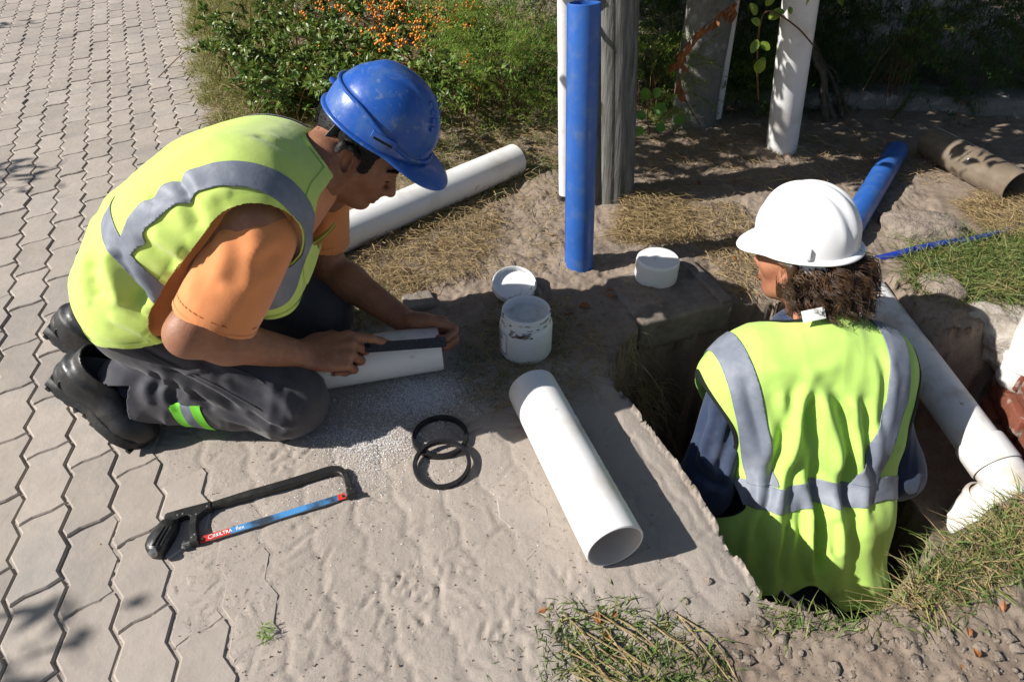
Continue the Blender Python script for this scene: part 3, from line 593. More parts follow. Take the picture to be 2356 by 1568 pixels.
# ------------------------------------------------------------------ smooth solids (distance fields turned into one continuous mesh)
class SDF:
    def __init__(s): s.ops = []
    def cap(s, a, b, ra, rb=None, k=.02, op='+'): s.ops.append(('c', np.asarray(a, float), np.asarray(b, float), ra, ra if rb is None else rb, k, op)); return s
    def ell(s, c, r, M=None, k=.02, op='+'): s.ops.append(('e', np.asarray(c, float), np.asarray(r, float), np.eye(3) if M is None else M, None, k, op)); return s
    def prune(s, c, rad, vals):
        sub = SDF(); add = np.array([o[6] == '+' for o in s.ops]); best = vals[add].min()
        for o, v in zip(s.ops, vals):
            if (o[6] == '+' and v < best+2*rad+o[5]+.002) or (o[6] == '-' and v < rad+o[5]+.002): sub.ops.append(o)
        if sub.ops[0][6] == '-':
            i = next(i for i, o in enumerate(sub.ops) if o[6] == '+'); sub.ops = [sub.ops[i]]+sub.ops[:i]+sub.ops[i+1:]
        return sub
    def each(s, P): return np.stack([SDF._one(o, P) for o in s.ops])
    @staticmethod
    def _one(o, P): q = SDF(); q.ops = [o[:6]+('+',)]; return q(P)
    def __call__(s, P):
        d = None
        for t, a, b, c, e, k, op in s.ops:
            if t == 'c':
                ab = b-a; q = P-a; tt = np.clip((q@ab)/max(ab@ab, 1e-9), 0, 1); v = np.linalg.norm(q-tt[:, None]*ab, axis=1)-(c+(e-c)*tt)
            else:
                q = (P-a)@c; k0 = np.linalg.norm(q/b, axis=1); k1 = np.linalg.norm(q/(b*b), axis=1); v = k0*(k0-1)/np.maximum(k1, 1e-9)
            if d is None: d = v
            elif op == '+': h = np.maximum(k-np.abs(d-v), 0)/k; d = np.minimum(d, v)-h*h*k*.25
            else: v = -v; h = np.maximum(k-np.abs(d-v), 0)/k; d = np.maximum(d, v)+h*h*k*.25
        return d
def sdf_mesh(f, lo, hi, h, B=8):
    lo = np.asarray(lo, float); nb = np.ceil((np.asarray(hi, float)-lo)/(h*B)).astype(int)+1; n = nb*B
    bi = np.stack(np.meshgrid(*[np.arange(k) for k in nb], indexing='ij'), -1).reshape(-1, 3)
    cd = f(lo+(bi*B+(B-1)/2)*h); F = np.repeat(np.repeat(np.repeat(cd.reshape(nb), B, 0), B, 1), B, 2).astype(np.float32)
    sub = np.stack(np.meshgrid(*[np.arange(B)]*3, indexing='ij'), -1).reshape(-1, 3)
    near = bi[np.abs(cd) < h*B*.87*1.35+.004]
    if isinstance(f, SDF) and len(f.ops) > 6:                 # only the shapes that reach a block are evaluated in it
        vals = f.each(lo+(near*B+(B-1)/2)*h); rad = h*B*.87
        for m in range(len(near)):
            g = near[m]*B+sub; F[g[:, 0], g[:, 1], g[:, 2]] = f.prune(None, rad, vals[:, m])(lo+g*h)
        near = near[:0]
    for c in range(0, len(near), 900):
        g = (near[c:c+900, None, :]*B+sub[None]).reshape(-1, 3); F[g[:, 0], g[:, 1], g[:, 2]] = f(lo+g*h)
    S = F < 0; cnt = np.zeros(n-1, np.int8)
    for dx in (0, 1):
        for dy in (0, 1):
            for dz in (0, 1): cnt += S[dx:n[0]-1+dx, dy:n[1]-1+dy, dz:n[2]-1+dz]
    cells = np.argwhere((cnt > 0) & (cnt < 8)); idx = np.full(n-1, -1, np.int64); idx[tuple(cells.T)] = np.arange(len(cells))
    acc = np.zeros((len(cells), 3)); num = np.zeros(len(cells))
    co = [np.array([(i >> 2) & 1, (i >> 1) & 1, i & 1]) for i in range(8)]
    for i in range(8):
        for ax in range(3):
            if co[i][ax]: continue
            j = co[i].copy(); j[ax] = 1; a = F[tuple((cells+co[i]).T)]; b = F[tuple((cells+j).T)]; m = (a < 0) != (b < 0)
            t = np.where(m, a/np.where(a == b, 1, a-b), 0); p = cells+co[i]+np.outer(t, np.eye(3)[ax]); acc[m] += p[m]; num[m] += 1
    V = lo+acc/num[:, None]*h; Q = []
    for ax in range(3):
        s0 = [slice(None)]*3; s1 = [slice(None)]*3; s0[ax] = slice(0, -1); s1[ax] = slice(1, None); A, Bs = S[tuple(s0)], S[tuple(s1)]; e = np.argwhere(A != Bs)
        o1, o2 = [(1, 2), (2, 0), (0, 1)][ax]; e = e[(e[:, o1] > 0) & (e[:, o2] > 0) & (e[:, o1] < n[o1]-1) & (e[:, o2] < n[o2]-1)]
        d1 = np.eye(3, dtype=int)[o1]; d2 = np.eye(3, dtype=int)[o2]
        q = np.stack([idx[tuple((e-d1-d2).T)], idx[tuple((e-d2).T)], idx[tuple(e.T)], idx[tuple((e-d1).T)]], 1)
        flip = ~A[tuple(e.T)]; q[flip] = q[flip][:, ::-1]; Q.append(q)
    return V, np.concatenate(Q)
def vnormals(V, Q):
    a, b = V[Q[:, 2]]-V[Q[:, 0]], V[Q[:, 3 if Q.shape[1] == 4 else 1]]-V[Q[:, 1 if Q.shape[1] == 4 else 0]]
    fn = np.cross(a, b) if Q.shape[1] == 4 else np.cross(V[Q[:, 1]]-V[Q[:, 0]], V[Q[:, 2]]-V[Q[:, 0]]); N = np.zeros_like(V)
    for k in range(Q.shape[1]): np.add.at(N, Q[:, k], fn)
    return N/np.maximum(np.linalg.norm(N, axis=1, keepdims=True), 1e-12)
def tris(Q): return np.concatenate([Q[:, [0, 1, 2]], Q[:, [0, 2, 3]]]) if Q.shape[1] == 4 else Q
def clip(V, T, f):
    """keep the part of a triangle mesh where f < 0, cut cleanly"""
    s = f < 0; c = s[T].sum(1); keep = [T[c == 3]]; NV = [V]; n = len(V); E = {}; new = []; ext = []
    for t in T[(c > 0) & (c < 3)]:
        poly = []
        for i in range(3):
            a, b = int(t[i]), int(t[(i+1) % 3])
            if s[a]: poly.append(a)
            if s[a] != s[b]:
                k = (min(a, b), max(a, b))
                if k not in E: w = f[a]/(f[a]-f[b]); new.append(V[a]*(1-w)+V[b]*w); E[k] = n; n += 1
                poly.append(E[k])
        ext += [(poly[0], poly[i], poly[i+1]) for i in range(1, len(poly)-1)]
    if new: NV.append(np.array(new))
    if ext: keep.append(np.array(ext))
    T2 = np.concatenate(keep); V2 = np.concatenate(NV); u, inv = np.unique(T2, return_inverse=True); return V2[u], inv.reshape(T2.shape)
def smooth_v(V, T, it=2, lam=.5):
    E = np.concatenate([T[:, [i, (i+1) % T.shape[1]]] for i in range(T.shape[1])]); E = np.concatenate([E, E[:, ::-1]]); cnt = np.bincount(E[:, 0], minlength=len(V))[:, None]
    for _ in range(it):
        A = np.stack([np.bincount(E[:, 0], weights=V[E[:, 1], k], minlength=len(V)) for k in range(3)], 1); V = V*(1-lam)+lam*A/np.maximum(cnt, 1)
    return V
def folds(V, N, lines):
    """cloth folds: (a, b, width, depth): depth>0 raises a ridge along a-b, <0 presses a groove"""
    d = np.zeros(len(V))
    for a, b, w, dep in lines:
        a, b = np.asarray(a, float), np.asarray(b, float); ab = b-a; t = np.clip(((V-a)@ab)/(ab@ab), 0, 1); r = np.linalg.norm(V-a-t[:, None]*ab, axis=1)
        d += dep*np.exp(-(r/w)**2)*(sst(0, .18, t)*sst(1, .75, t)*.9+.1)
    return V+N*d[:, None]
def folds_px(V, N, lines, k=1.0):
    """folds drawn along points of the visible side of a garment: ([(u, v), ...], width, depth)"""
    u, v, Z = pix(V); d = np.zeros(len(V)); near = (N*(V-A3([0, 0, CAM_H]))).sum(1) < 0
    for pts, w, dep in lines:
        path = []
        for pu, pv in pts:
            r = np.hypot(u-pu, v-pv); c = np.where((r < 9) & near)[0]
            if len(c): path.append(V[c[np.argmin(Z[c])]])
            else:
                c = np.where(near)[0]; path.append(V[c[np.argmin(r[c])]])
        path = curve(path, max(len(path)*6, 8)) if len(path) > 1 else A3(path*2); best = np.full(len(V), 9.); tt = np.zeros(len(V)); m = len(path)
        for i in range(m-1):
            a, b = path[i], path[i+1]; ab = b-a; t = np.clip(((V-a)@ab)/max(ab@ab, 1e-9), 0, 1); r = np.linalg.norm(V-a-t[:, None]*ab, axis=1); q = r < best; best[q] = r[q]; tt[q] = (i+t[q])/(m-1)
        prof = np.exp(-(best/w)**2)-.35*np.exp(-((best-1.9*w)/w)**2); d += k*dep*prof*(.15+.85*sst(0, .2, tt)*sst(1.0, .82, tt))
    return V+N*d[:, None]
def wrinkle(V, N, A, B, fa, fb, amp, seed=0., p=2.5):
    """creases running along A, spaced across B"""
    A, B = nrm(A), nrm(B); C = np.cross(A, B); a, b, c = V@A*fa+seed, V@B*fb, V@C*fb*.6; w = .35*noise3(a*.8+3, b*.5, c*.5)
    n = (1-np.abs(noise3(a, b+w*2, c+seed)))**p*.65+(1-np.abs(noise3(a*1.7+9, b*2.1+w*3, c*2.1)))**p*.35; return V+N*(np.broadcast_to(amp, len(V))*(n-.35))[:, None]
def cloth(name, V, T, material, parent, thick=.0025, it=1):
    V = smooth_v(V, T, it); o = obj(name, V, T, material, parent)
    if thick: m = o.modifiers.new('solid', 'SOLIDIFY'); m.thickness = thick; m.offset = -1
    return o
def seg_field(P, a, b):
    ab = np.asarray(b)-np.asarray(a); t = ((P-a)@ab)/(ab@ab); tc = np.clip(t, 0, 1); return np.linalg.norm(P-a-tc[:, None]*ab, axis=1), t
def view_frame(u, v):
    F = nrm(W(u, v, Z=1.0)-np.array([0, 0, CAM_H])); R = nrm(np.cross(F, [0, 0, 1.0])); return R, np.cross(R, F), F

# ------------------------------------------------------------------ people materials
M_SKIN1 = mat('tanned_skin', (.30, .135, .075), .52, .45, col2=(.245, .105, .06), c2scale=14, var=.08, vscale=40, bump=.4, bscale=190, bdist=.0016, sss=.10, rvar=.12, col3=(.36, .17, .10), c3scale=60, c3lo=.5, c3hi=.75)
M_SKIN2 = mat('ruddy_skin', (.40, .175, .10), .5, .45, col2=(.32, .12, .07), c2scale=18, var=.08, vscale=40, bump=.18, bscale=260, bdist=.0012, sss=.12)
M_NAIL = mat('finger_nail', (.52, .36, .30), .35, .5)
M_HAIRB = mat('black_hair', (.010, .009, .008), .62, .3, var=.4, vscale=90)
M_HAIRBR = mat('brown_hair', (.048, .025, .013), .40, .5, col2=(.17, .09, .042), c2scale=45, c2lo=.48, c2hi=.70, var=.3, vscale=120)
M_VEST = mat('fluorescent_yellow_cloth', (.66, .83, .20), .85, .15, var=.05, vscale=10, bump=.25, bscale=160, bdist=.001, bump2=.05, b2scale=14, sheen=.2, trans=.18)
M_VESTD = mat('dirty_fluorescent_cloth', (.56, .82, .18), .85, .15, col2=(.30, .33, .10), c2scale=9, c2lo=.60, c2hi=.82, var=.05, vscale=10, bump=.25, bscale=160, bdist=.001, bump2=.05, b2scale=14, sheen=.2, trans=.18)
M_REFL = mat('grey_reflective_tape', (.170, .190, .235), .55, .4, col2=(.225, .245, .285), c2scale=18, var=.1, vscale=40, bump=.15, bscale=60, bump2=.06, b2scale=22)
M_BIND = mat('black_binding', (.012, .014, .012), .8, .2, bump=.5, bscale=400, bdist=.001)
M_SHIRT = mat('orange_cotton', (.70, .265, .10), .9, .1, var=.06, vscale=12, bump=.3, bscale=300, bdist=.001, bump2=.05, b2scale=14, sheen=.3)
M_SEAM = mat('orange_thread', (.34, .10, .035), .9, .1)
M_TROU = mat('charcoal_workwear', (.040, .040, .050), .72, .35, col2=(.060, .055, .056), c2scale=9, var=.2, vscale=16, bump=.3, bscale=420, bdist=.001, bump2=.07, b2scale=16, sheen=.15)
M_SOCK = mat('navy_sock', (.012, .018, .035), .95, .1, var=.2, vscale=60, bump=.6, bscale=420, bdist=.0015, sheen=.4)
M_BOOT = mat('black_leather', (.016, .016, .017), .46, .5, var=.3, vscale=30, bump=.3, bscale=160, bdist=.002, col2=(.045, .042, .036), c2scale=16, c2lo=.52, c2hi=.75, rvar=.12)
M_SOLE = mat('black_sole_rubber', (.017, .017, .017), .58, .4, col2=(.06, .052, .042), c2scale=22, c2lo=.52, c2hi=.72, bump=.3, bscale=120)
M_NAVY = mat('navy_overall', (.026, .040, .080), .85, .2, col2=(.065, .08, .12), c2scale=10, c2lo=.5, c2hi=.75, var=.15, vscale=20, bump=.35, bscale=320, bdist=.001, bump2=.10, b2scale=14, sheen=.25)
M_LIME = mat('lime_trim', (.22, .72, .06), .7, .2, var=.06)
M_HATB = mat('scuffed_blue_shell', (.016, .085, .37), .34, .5, col2=(.055, .13, .33), c2scale=22, c2lo=.46, c2hi=.72, var=.08, vscale=18, bump=.08, bscale=90, rvar=.14, col3=(.15, .21, .31), c3scale=80, c3lo=.58, c3hi=.74)
M_HATW = mat('white_shell', (.80, .80, .80), .32, .5, col2=(.70, .68, .64), c2scale=14, c2lo=.58, c2hi=.8, bump=.05, bscale=60, rvar=.1)
M_BAND = mat('pale_grey_plastic', (.56, .57, .60), .4, .5)
M_STRAP = mat('black_strap', (.012, .012, .013), .55, .4, bump=.2, bscale=300)
M_STRAPG = mat('grey_perforated_strap', (.055, .058, .062), .45, .5)
M_TAG = mat('white_fabric_tag', (.72, .73, .70), .8, .2, var=.05)

# ------------------------------------------------------------------ heads and hands
def head_sdf(S, C, X, Y, Z, sc=1.0):
    M = np.stack([X, Y, Z], 1)
    def p(x, y, z): return C+M@(np.array([x, y, z])*sc)
    def e(c, r, k=.02, op='+', rot=0.0):
        Q = M
        if rot: ca, sa = math.cos(rot), math.sin(rot); Q = M@np.array([[ca, 0, sa], [0, 1, 0], [-sa, 0, ca]])
        S.ell(p(*c), np.array(r)*sc, Q, k*sc, op)
    def c(a, b, ra, rb, k=.015, op='+'): S.cap(p(*a), p(*b), ra*sc, rb*sc, k*sc, op)
    e((-.012, 0, .034), (.098, .077, .090)); e((.034, 0, -.042), (.056, .056, .074), .04)
    for s in (-1, 1):
        c((-.012, s*.052, -.045), (.055, s*.022, -.098), .020, .016, .03); e((.056, s*.043, -.018), (.026, .018, .02), .03)
    e((.073, 0, -.100), (.020, .022, .018), .025)
    c((.080, -.034, .017), (.080, .034, .017), .014, .014, .02)
    for s in (-1, 1): e((.1005, s*.031, .000), (.017, .019, .012), .014, '-')
    for s in (-1, 1): e((.0795, s*.031, -.001), (.0125, .0135, .0115), .004)
    c((.088, 0, .006), (.113, 0, -.033), .008, .0105, .012); e((.1095, 0, -.0365), (.012, .011, .010), .008)
    for s in (-1, 1): e((.099, s*.0125, -.038), (.011, .008, .009), .006)
    e((.082, 0, -.058), (.018, .026, .016), .02)
    c((.0945, -.016, -.0635), (.0945, .016, -.0635), .0065, .0065, .006); c((.0925, -.014, -.0745), (.0925, .014, -.0745), .007, .007, .006)
    c((.103, -.026, -.069), (.103, .026, -.069), .0028, .0028, .004, '-')
    for s in (-1, 1):
        e((-.010, s*.083, -.003), (.020, .010, .033), .005, rot=-.2); e((-.024, s*.094, .003), (.0105, .010, .029), .004, rot=-.25); e((-.008, s*.093, .025), (.017, .008, .0075), .004)
        e((-.003, s*.0985, -.002), (.0125, .014, .020), .003, '-', rot=-.2); e((.002, s*.079, -.030), (.009, .006, .010), .006)
    return p
def hand_sdf(S, Wr, X, Y, Z, curls, thumb=None, sc=1.0, nails=None):
    """wrist Wr, X to the fingers, Y to the thumb side, Z out of the back of the hand"""
    M = np.stack([X, Y, Z], 1)
    def p(x, y, z): return Wr+M@(np.array([x, y, z])*sc)
    kn = [(.092, .030, .0), (.097, .009, .004), (.092, -.012, .002), (.082, -.031, -.003)]
    base = [(.004, .016, 0), (.004, .006, 0), (.004, -.006, 0), (.004, -.016, 0)]
    for b, q in zip(base, kn): S.cap(p(*b), p(*q), .0155*sc, .0118*sc, .012*sc)
    S.ell(p(.052, .0, -.010), np.array([.046, .036, .014])*sc, M, .014*sc); S.ell(p(.035, .030, -.012), np.array([.034, .017, .017])*sc, M, .014*sc)
    Ls = [(.044, .027, .022), (.049, .031, .023), (.045, .029, .023), (.036, .022, .020)]; Rs = [.0098, .0102, .0097, .0086]
    for (kx, ky, kz), L, r, cu in zip(kn, Ls, Rs, curls):
        a = np.array([kx, ky, kz]); ang = 0; spl = math.radians(cu[3]) if len(cu) > 3 else 0
        for i in range(3):
            ang += math.radians(cu[i]); d = np.array([math.cos(ang)*math.cos(spl), math.sin(spl), -math.sin(ang)]); b = a+d*L[i]
            S.cap(p(*a), p(*b), r*(1-.09*i)*sc, r*(1-.09*(i+1))*sc, .0045*sc); a0, a = a, b
        if nails is not None: up = np.array([math.sin(ang), 0, math.cos(ang)]); nails.append((p(*(a+up*r*.62+d*.003)), M@d, M@up, r*sc))
    t = thumb or [(.030, .030, -.010), (.058, .056, -.016), (.088, .062, -.018), (.114, .060, -.016)]
    for i, (ra, rb) in enumerate(((.0155, .0125), (.0122, .0108), (.0112, .0090))): S.cap(p(*t[i]), p(*t[i+1]), ra*sc, rb*sc, .010*sc if i == 0 else .004*sc)
def add_nails(nails, parent):
    for c, d, u, r in nails:
        mb = MB()
        s = np.cross(u, d); g = []
        for a in np.linspace(-1, 1, 5):
            for b in np.linspace(-1, 1, 5): g.append(c+d*a*.0062+s*b*r*.62+u*(.0022-.0022*b*b-.0008*a*a))
        mb.add(g, [(i*5+j, i*5+j+1, i*5+j+6, i*5+j+5) for i in range(4) for j in range(4)]).obj('finger_nail', M_NAIL, parent)

# ------------------------------------------------------------------ hard hats
def hat_shell(A, Bw, H, style):
    """local points: X forward, Y left, Z up, origin at the middle of the rim"""
    nphi, nt = 96, 44; V = []
    def dome(ph, t, sc=1.0):
        th = t*math.pi/2; rr = math.sin(th)**.88; x = A*sc*rr*math.cos(ph); y = Bw*sc*rr*math.sin(ph); z = H*sc*math.cos(th)**.92
        if sc == 1.0:
            q = np.array([x, y, z]); nn = nrm(np.array([x/A**2, y/Bw**2, (z+.01)/H**2])); d = 0
            if style == 'white': d = .0055*math.exp(-(y/.0125)**2)+.0030*(math.exp(-((abs(y)-.034)/.009)**2))*(1 if x > -.2 else 0)-.0018*math.exp(-((abs(y)-.0215)/.006)**2); d *= float(sst(.012, .05, z))
            else:
                d = (.0050*float(sst(.040, .030, abs(y)))*float(sst(.015, .04, z)))*float(sst(-.075, -.045, x)); lim = .046*float(sst(1.0, -.55, math.cos(ph)))+.006
                d -= .0022*float(sst(lim, lim+.008, z))*0+0.0
                d += .0030*float(sst(lim+.004, lim, z))
            return q+nn*d
        return np.array([x, y, z])
    for i in range(nt+1):
        for j in range(nphi): V.append(dome(2*math.pi*j/nphi, max(i/nt, .004)))
    def pk(ph):
        c = math.cos(ph); return float(sst(.25, 1.0, c))
    def lip(w, dz):
        out = []
        for j in range(nphi):
            ph = 2*math.pi*j/nphi; b = dome(ph, 1.0); o = nrm([b[0]/A, b[1]/Bw, 0]); p_ = pk(ph); back = float(sst(-.5, -1, math.cos(ph)))*.006 if style == 'white' else 0
            ww = .007+(.046 if style == 'blue' else .026)*p_+back; out.append(b+o*ww*w+np.array([.008*p_*w, 0, dz-(.004+.016*p_+back*.3)*w*w]))
        return out
    for w, dz in ((.0, -.001), (.35, -.001), (.7, -.0012), (.96, -.0012), (1.0, -.003), (.95, -.0046), (.5, -.0044), (-.30, -.0046)): V += lip(w, dz)
    rows = nt+1+8
    for i in range(nt, -1, -2):
        for j in range(nphi): V.append(dome(2*math.pi*j/nphi, max(i/nt, .004), .965)-np.array([0, 0, .003 if i == nt else 0]))
        rows += 1
    F = [(i*nphi+j, i*nphi+(j+1) % nphi, (i+1)*nphi+(j+1) % nphi, (i+1)*nphi+j) for i in range(rows-1) for j in range(nphi)]
    F = [f[::-1] for f in F]
    return np.array(V), F, dome
def hard_hat(label, C, X, Y, Z, style, A=.128, Bw=.108, H=.142):
    M = np.stack([X, Y, Z], 1); t = thing('hard_hat', label, 'hard hat', C)
    V, F, dome = hat_shell(A, Bw, H, style); m = M_HATB if style == 'blue' else M_HATW
    sh = obj('shell', V@M.T+C, F, m, t, sharp=60)
    if style == 'blue':
        pts = []
        for ph in np.linspace(-math.pi*1.0, math.pi*1.0, 90):
            lim = .046*float(sst(1.0, -.55, math.cos(ph)))+.006; lo, hi = 0., 1.
            for _ in range(20):
                mid = (lo+hi)/2
                if dome(ph, mid)[2] > lim: lo = mid
                else: hi = mid
            q = dome(ph, lo); pts.append(C+M@(q*np.array([1.012, 1.012, 1.0])))
        MB().tube(pts, .0042, 8).obj('rain_gutter', m, sh)
        for s in (-1, 1):
            for ph0 in (78,):
                ph = s*math.radians(ph0); q = dome(ph, .90); nn = nrm([q[0]/A**2, q[1]/Bw**2, .1/H]); tx = nrm(np.cross([0, 0, 1], nn)); tz = np.cross(nn, tx)
                MB().box(C+M@(q+nn*.003), (.052, .011, .017), M@np.stack([tx, nn, tz], 1), .003).obj('accessory_slot', m, sh)
                MB().box(C+M@(q+nn*.0083-tz*.0035), (.040, .0024, .0045), M@np.stack([tx, nn, tz], 1)).obj('slot_gap', M_CRACK, sh)
        for s in (-1, 1):
            for k in range(4):
                ph = s*.42; q = dome(ph, .38+.085*k); nn = nrm([q[0]/A**2, q[1]/Bw**2, q[2]/H**2]); tx = nrm(np.cross([0, 1, 0], nn)); ty = np.cross(nn, tx)
                MB().box(C+M@(q+nn*.0005), (.010, .012, .005), M@np.stack([tx, ty, nn], 1), .0015).obj('vent_step', m, sh)
        q = np.array([-A*1.0, 0, .030]); MB().lathe([(.006, 0), (.006, .008), (.0045, .012), (.0003, .013)], 14, M@frame((-1, 0, .1)), C+M@q).obj('rear_stud', m, sh)
        band = [C+M@np.array([A*.80*math.cos(a)-.008, Bw*.80*math.sin(a), -.002-.046*float(sst(-.45, -1.0, math.cos(a)))]) for a in np.linspace(0, 2*math.pi, 60)]
        mb = MB(); up = Z*.009
        V2 = [p_+s*up for p_ in band for s in (-1, 1)]; mb.add(V2, [(2*i, 2*i+2, 2*i+3, 2*i+1) for i in range(59)]); o = mb.obj('headband', M_STRAP, t); o.modifiers.new('s', 'SOLIDIFY').thickness = .003
        b0 = C+M@np.array([-A*.60, -Bw*.74, -.046]); MB().box(b0, (.019, .003, .058), M@np.array([[.85, .5, 0], [-.5, .85, 0], [0, 0, 1]]).T@np.array([[.97, 0, .24], [0, 1, 0], [-.24, 0, .97]]), .001).obj('nape_strap', M_STRAPG, t)
    else:
        n = 60; V2 = []
        for a in np.linspace(math.radians(62), math.radians(298), n):
            d = .020+.040*float(sst(-.15, -.75, math.cos(a))); p0 = np.array([A*.90*math.cos(a), Bw*.90*math.sin(a), .004]); V2 += [C+M@p0, C+M@(p0*np.array([.97, .97, 1])+np.array([0, 0, -d*.6])), C+M@(p0*np.array([.95, .95, 1])+np.array([0, 0, -d]))]
        o = MB().add(V2, [(3*i+k, 3*i+3+k, 3*i+4+k, 3*i+1+k) for i in range(n-1) for k in (0, 1)]).obj('headband', M_BAND, t); o.modifiers.new('s', 'SOLIDIFY').thickness = .003
        a0 = math.radians(193)
        for k, (aa, w_) in enumerate(((a0+.18, .060),)):
            q = np.array([A*.915*math.cos(aa), Bw*.915*math.sin(aa), -.028]); nn = nrm([q[0]/A, q[1]/Bw, 0]); tx = np.array([-nn[1], nn[0], 0]); R3 = M@np.stack([tx, nn, [0, 0, 1]], 1)
            b = MB().box(C+M@q, (w_, .012, .044), R3, .003).obj('ratchet_housing', M_PVCG, o); MB().box(C+M@(q+nn*.0065+tx*.006), (.004, .004, .040), R3, .001).obj('ratchet_rib', M_BAND, b)
        for s in (-1, 1):
            ph = s*math.radians(118); q = dome(ph, .95); nn = nrm([q[0]/A**2, q[1]/Bw**2, 0]); tx = np.array([-nn[1], nn[0], 0]); MB().box(C+M@(q+nn*.003+np.array([0, 0, .004])), (.012, .010, .026), M@np.stack([tx, nn, [0, 0, 1]], 1), .003).obj('slot_boss', m, sh)
            ph = s*math.radians(48); q = dome(ph, .97); nn = nrm([q[0]/A**2, q[1]/Bw**2, 0]); tx = np.array([-nn[1], nn[0], 0]); MB().box(C+M@(q+nn*.004+np.array([0, 0, -.002])), (.022, .013, .034), M@np.stack([tx, nn, [0, 0, 1]], 1), .004).obj('brow_boss', m, sh)
    return t
# ------------------------------------------------------------------ kneeling worker
A3 = np.array
def pix(P):
    Z = P[:, 1]*CP+(CAM_H-P[:, 2])*SP; return 1178+FPX*P[:, 0]/Z, 784+FPX*((CAM_H-P[:, 2])*CP-P[:, 1]*SP)/Z, Z
def side_cap(S, x, y, h, hw, r, k=.05, dx=0., dh=0.): S.cap((x+dx, y-hw, h+dh), (x-dx, y+hw, h-dh), r, r, k)
P1 = thing('person', 'kneeling worker in blue hard hat, yellow vest and orange shirt filing a pipe', 'person', (-.62, 1.18, 0))
# head frame
R_, U_, F_ = view_frame(835, 350); al, ta = math.radians(46), math.radians(24)
HX1 = nrm(R_*math.cos(al)-U_*math.sin(al)); _z = R_*math.sin(al)+U_*math.cos(al); HZ1 = nrm(_z*math.cos(ta)-F_*math.sin(ta)); HX1 = nrm(HX1-HZ1*(HX1@HZ1)); HY1 = np.cross(HZ1, HX1)
EAR1 = W(797, 366, Z=1.385); HC1 = EAR1+(.008*HX1+.078*HY1+.004*HZ1)*.94
NB1 = A3([-.390, 1.312, .492])
SH1N, SH1F = W(585, 518, y=1.035), A3([-.415, 1.385, .435])
RA0, RA1 = W(800, 803, h=.138), W(1026, 786, h=.1185); RAX = nrm(RA1-RA0)            # the rasp, and the hand closed on it
HNX = nrm(RAX+A3([.0, .0, .05])); HNZ = nrm(A3([-.06, -.50, .86])); HNZ = nrm(HNZ-HNX*(HNX@HNZ)); HNY = np.cross(HNZ, HNX)
EL1N, WR1N = W(436, 768, y=.955), RA0-RAX*.012-HNX*.082-HNY*.012+HNZ*.026
EL1F, WR1F = W(748, 612, y=1.40), W(932, 738, h=.105)
def torso1(off=0.0, cloth_=False):
    S = SDF(); a = off
    side_cap(S, -.745, 1.185, .300, .078, .105+a, .05, .030, .0); side_cap(S, -.705, 1.19, .360, .085, .102+a, .05, .028, .01); side_cap(S, -.600, 1.195, .446, .100, .104+a, .06, .02, .022); side_cap(S, -.495, 1.205, .482, .102, .104+a, .06, .012, .026)
    S.cap(SH1N+A3([-.012, .05, 0]), SH1F+A3([-.02, -.05, 0]), .070+a, .066+a, .05)
    if cloth_: side_cap(S, -.475, 1.19, .40, .10, .062+a, .04)
    return S
B = torso1(-.012)
B.cap(NB1-A3([.05, 0, .01]), NB1, .056, .056, .04); B.cap(NB1, HC1-.045*HX1-.045*HZ1, .054, .053, .03)
hp = head_sdf(B, HC1, HX1, HY1, HZ1, .94)
B.cap(SH1N, lerp(SH1N, EL1N, .55), .054, .049, .03); B.cap(lerp(SH1N, EL1N, .5), EL1N, .050, .040, .02)
B.cap(EL1N, lerp(EL1N, WR1N, .30), .041, .043, .02); B.cap(lerp(EL1N, WR1N, .30), WR1N, .043, .029, .02)
B.cap(SH1F, lerp(SH1F, EL1F, .55), .052, .047, .03); B.cap(lerp(SH1F, EL1F, .5), EL1F, .048, .041, .02); B.cap(EL1F, lerp(EL1F, WR1F, .30), .042, .043, .02); B.cap(lerp(EL1F, WR1F, .30), WR1F, .043, .029, .02)
hx, hy, hz = HNX, HNY, HNZ; nails = []
hand_sdf(B, WR1N, hx, hy, hz, [(16, 16, 8, -7), (58, 82, 45), (64, 86, 50), (66, 84, 50)], thumb=[(.028, .028, -.014), (.058, .046, -.030), (.088, .040, -.040), (.110, .030, -.042)], sc=1.07, nails=nails)
gx_ = nrm(A3([.93, -.10, -.16])); gzv = nrm(A3([.10, .93, .20])); gzv = nrm(gzv-gx_*(gx_@gzv)); gyv = -np.cross(gzv, gx_)
hand_sdf(B, WR1F, gx_, gyv, gzv, [(40, 78, 45, 5), (48, 80, 50), (52, 82, 50), (54, 80, 45)], thumb=[(.026, .026, -.012), (.060, .042, -.016), (.094, .040, -.018), (.124, .034, -.018)], sc=.98, nails=nails)
V, Q = sdf_mesh(B, (-1.0, .80, .0), (-.02, 1.58, .80), .0026)
V = smooth_v(V, Q, 1, .4); N_ = vnormals(V, Q); body = obj('body', V, Q, M_SKIN1, P1)
add_nails(nails, body)
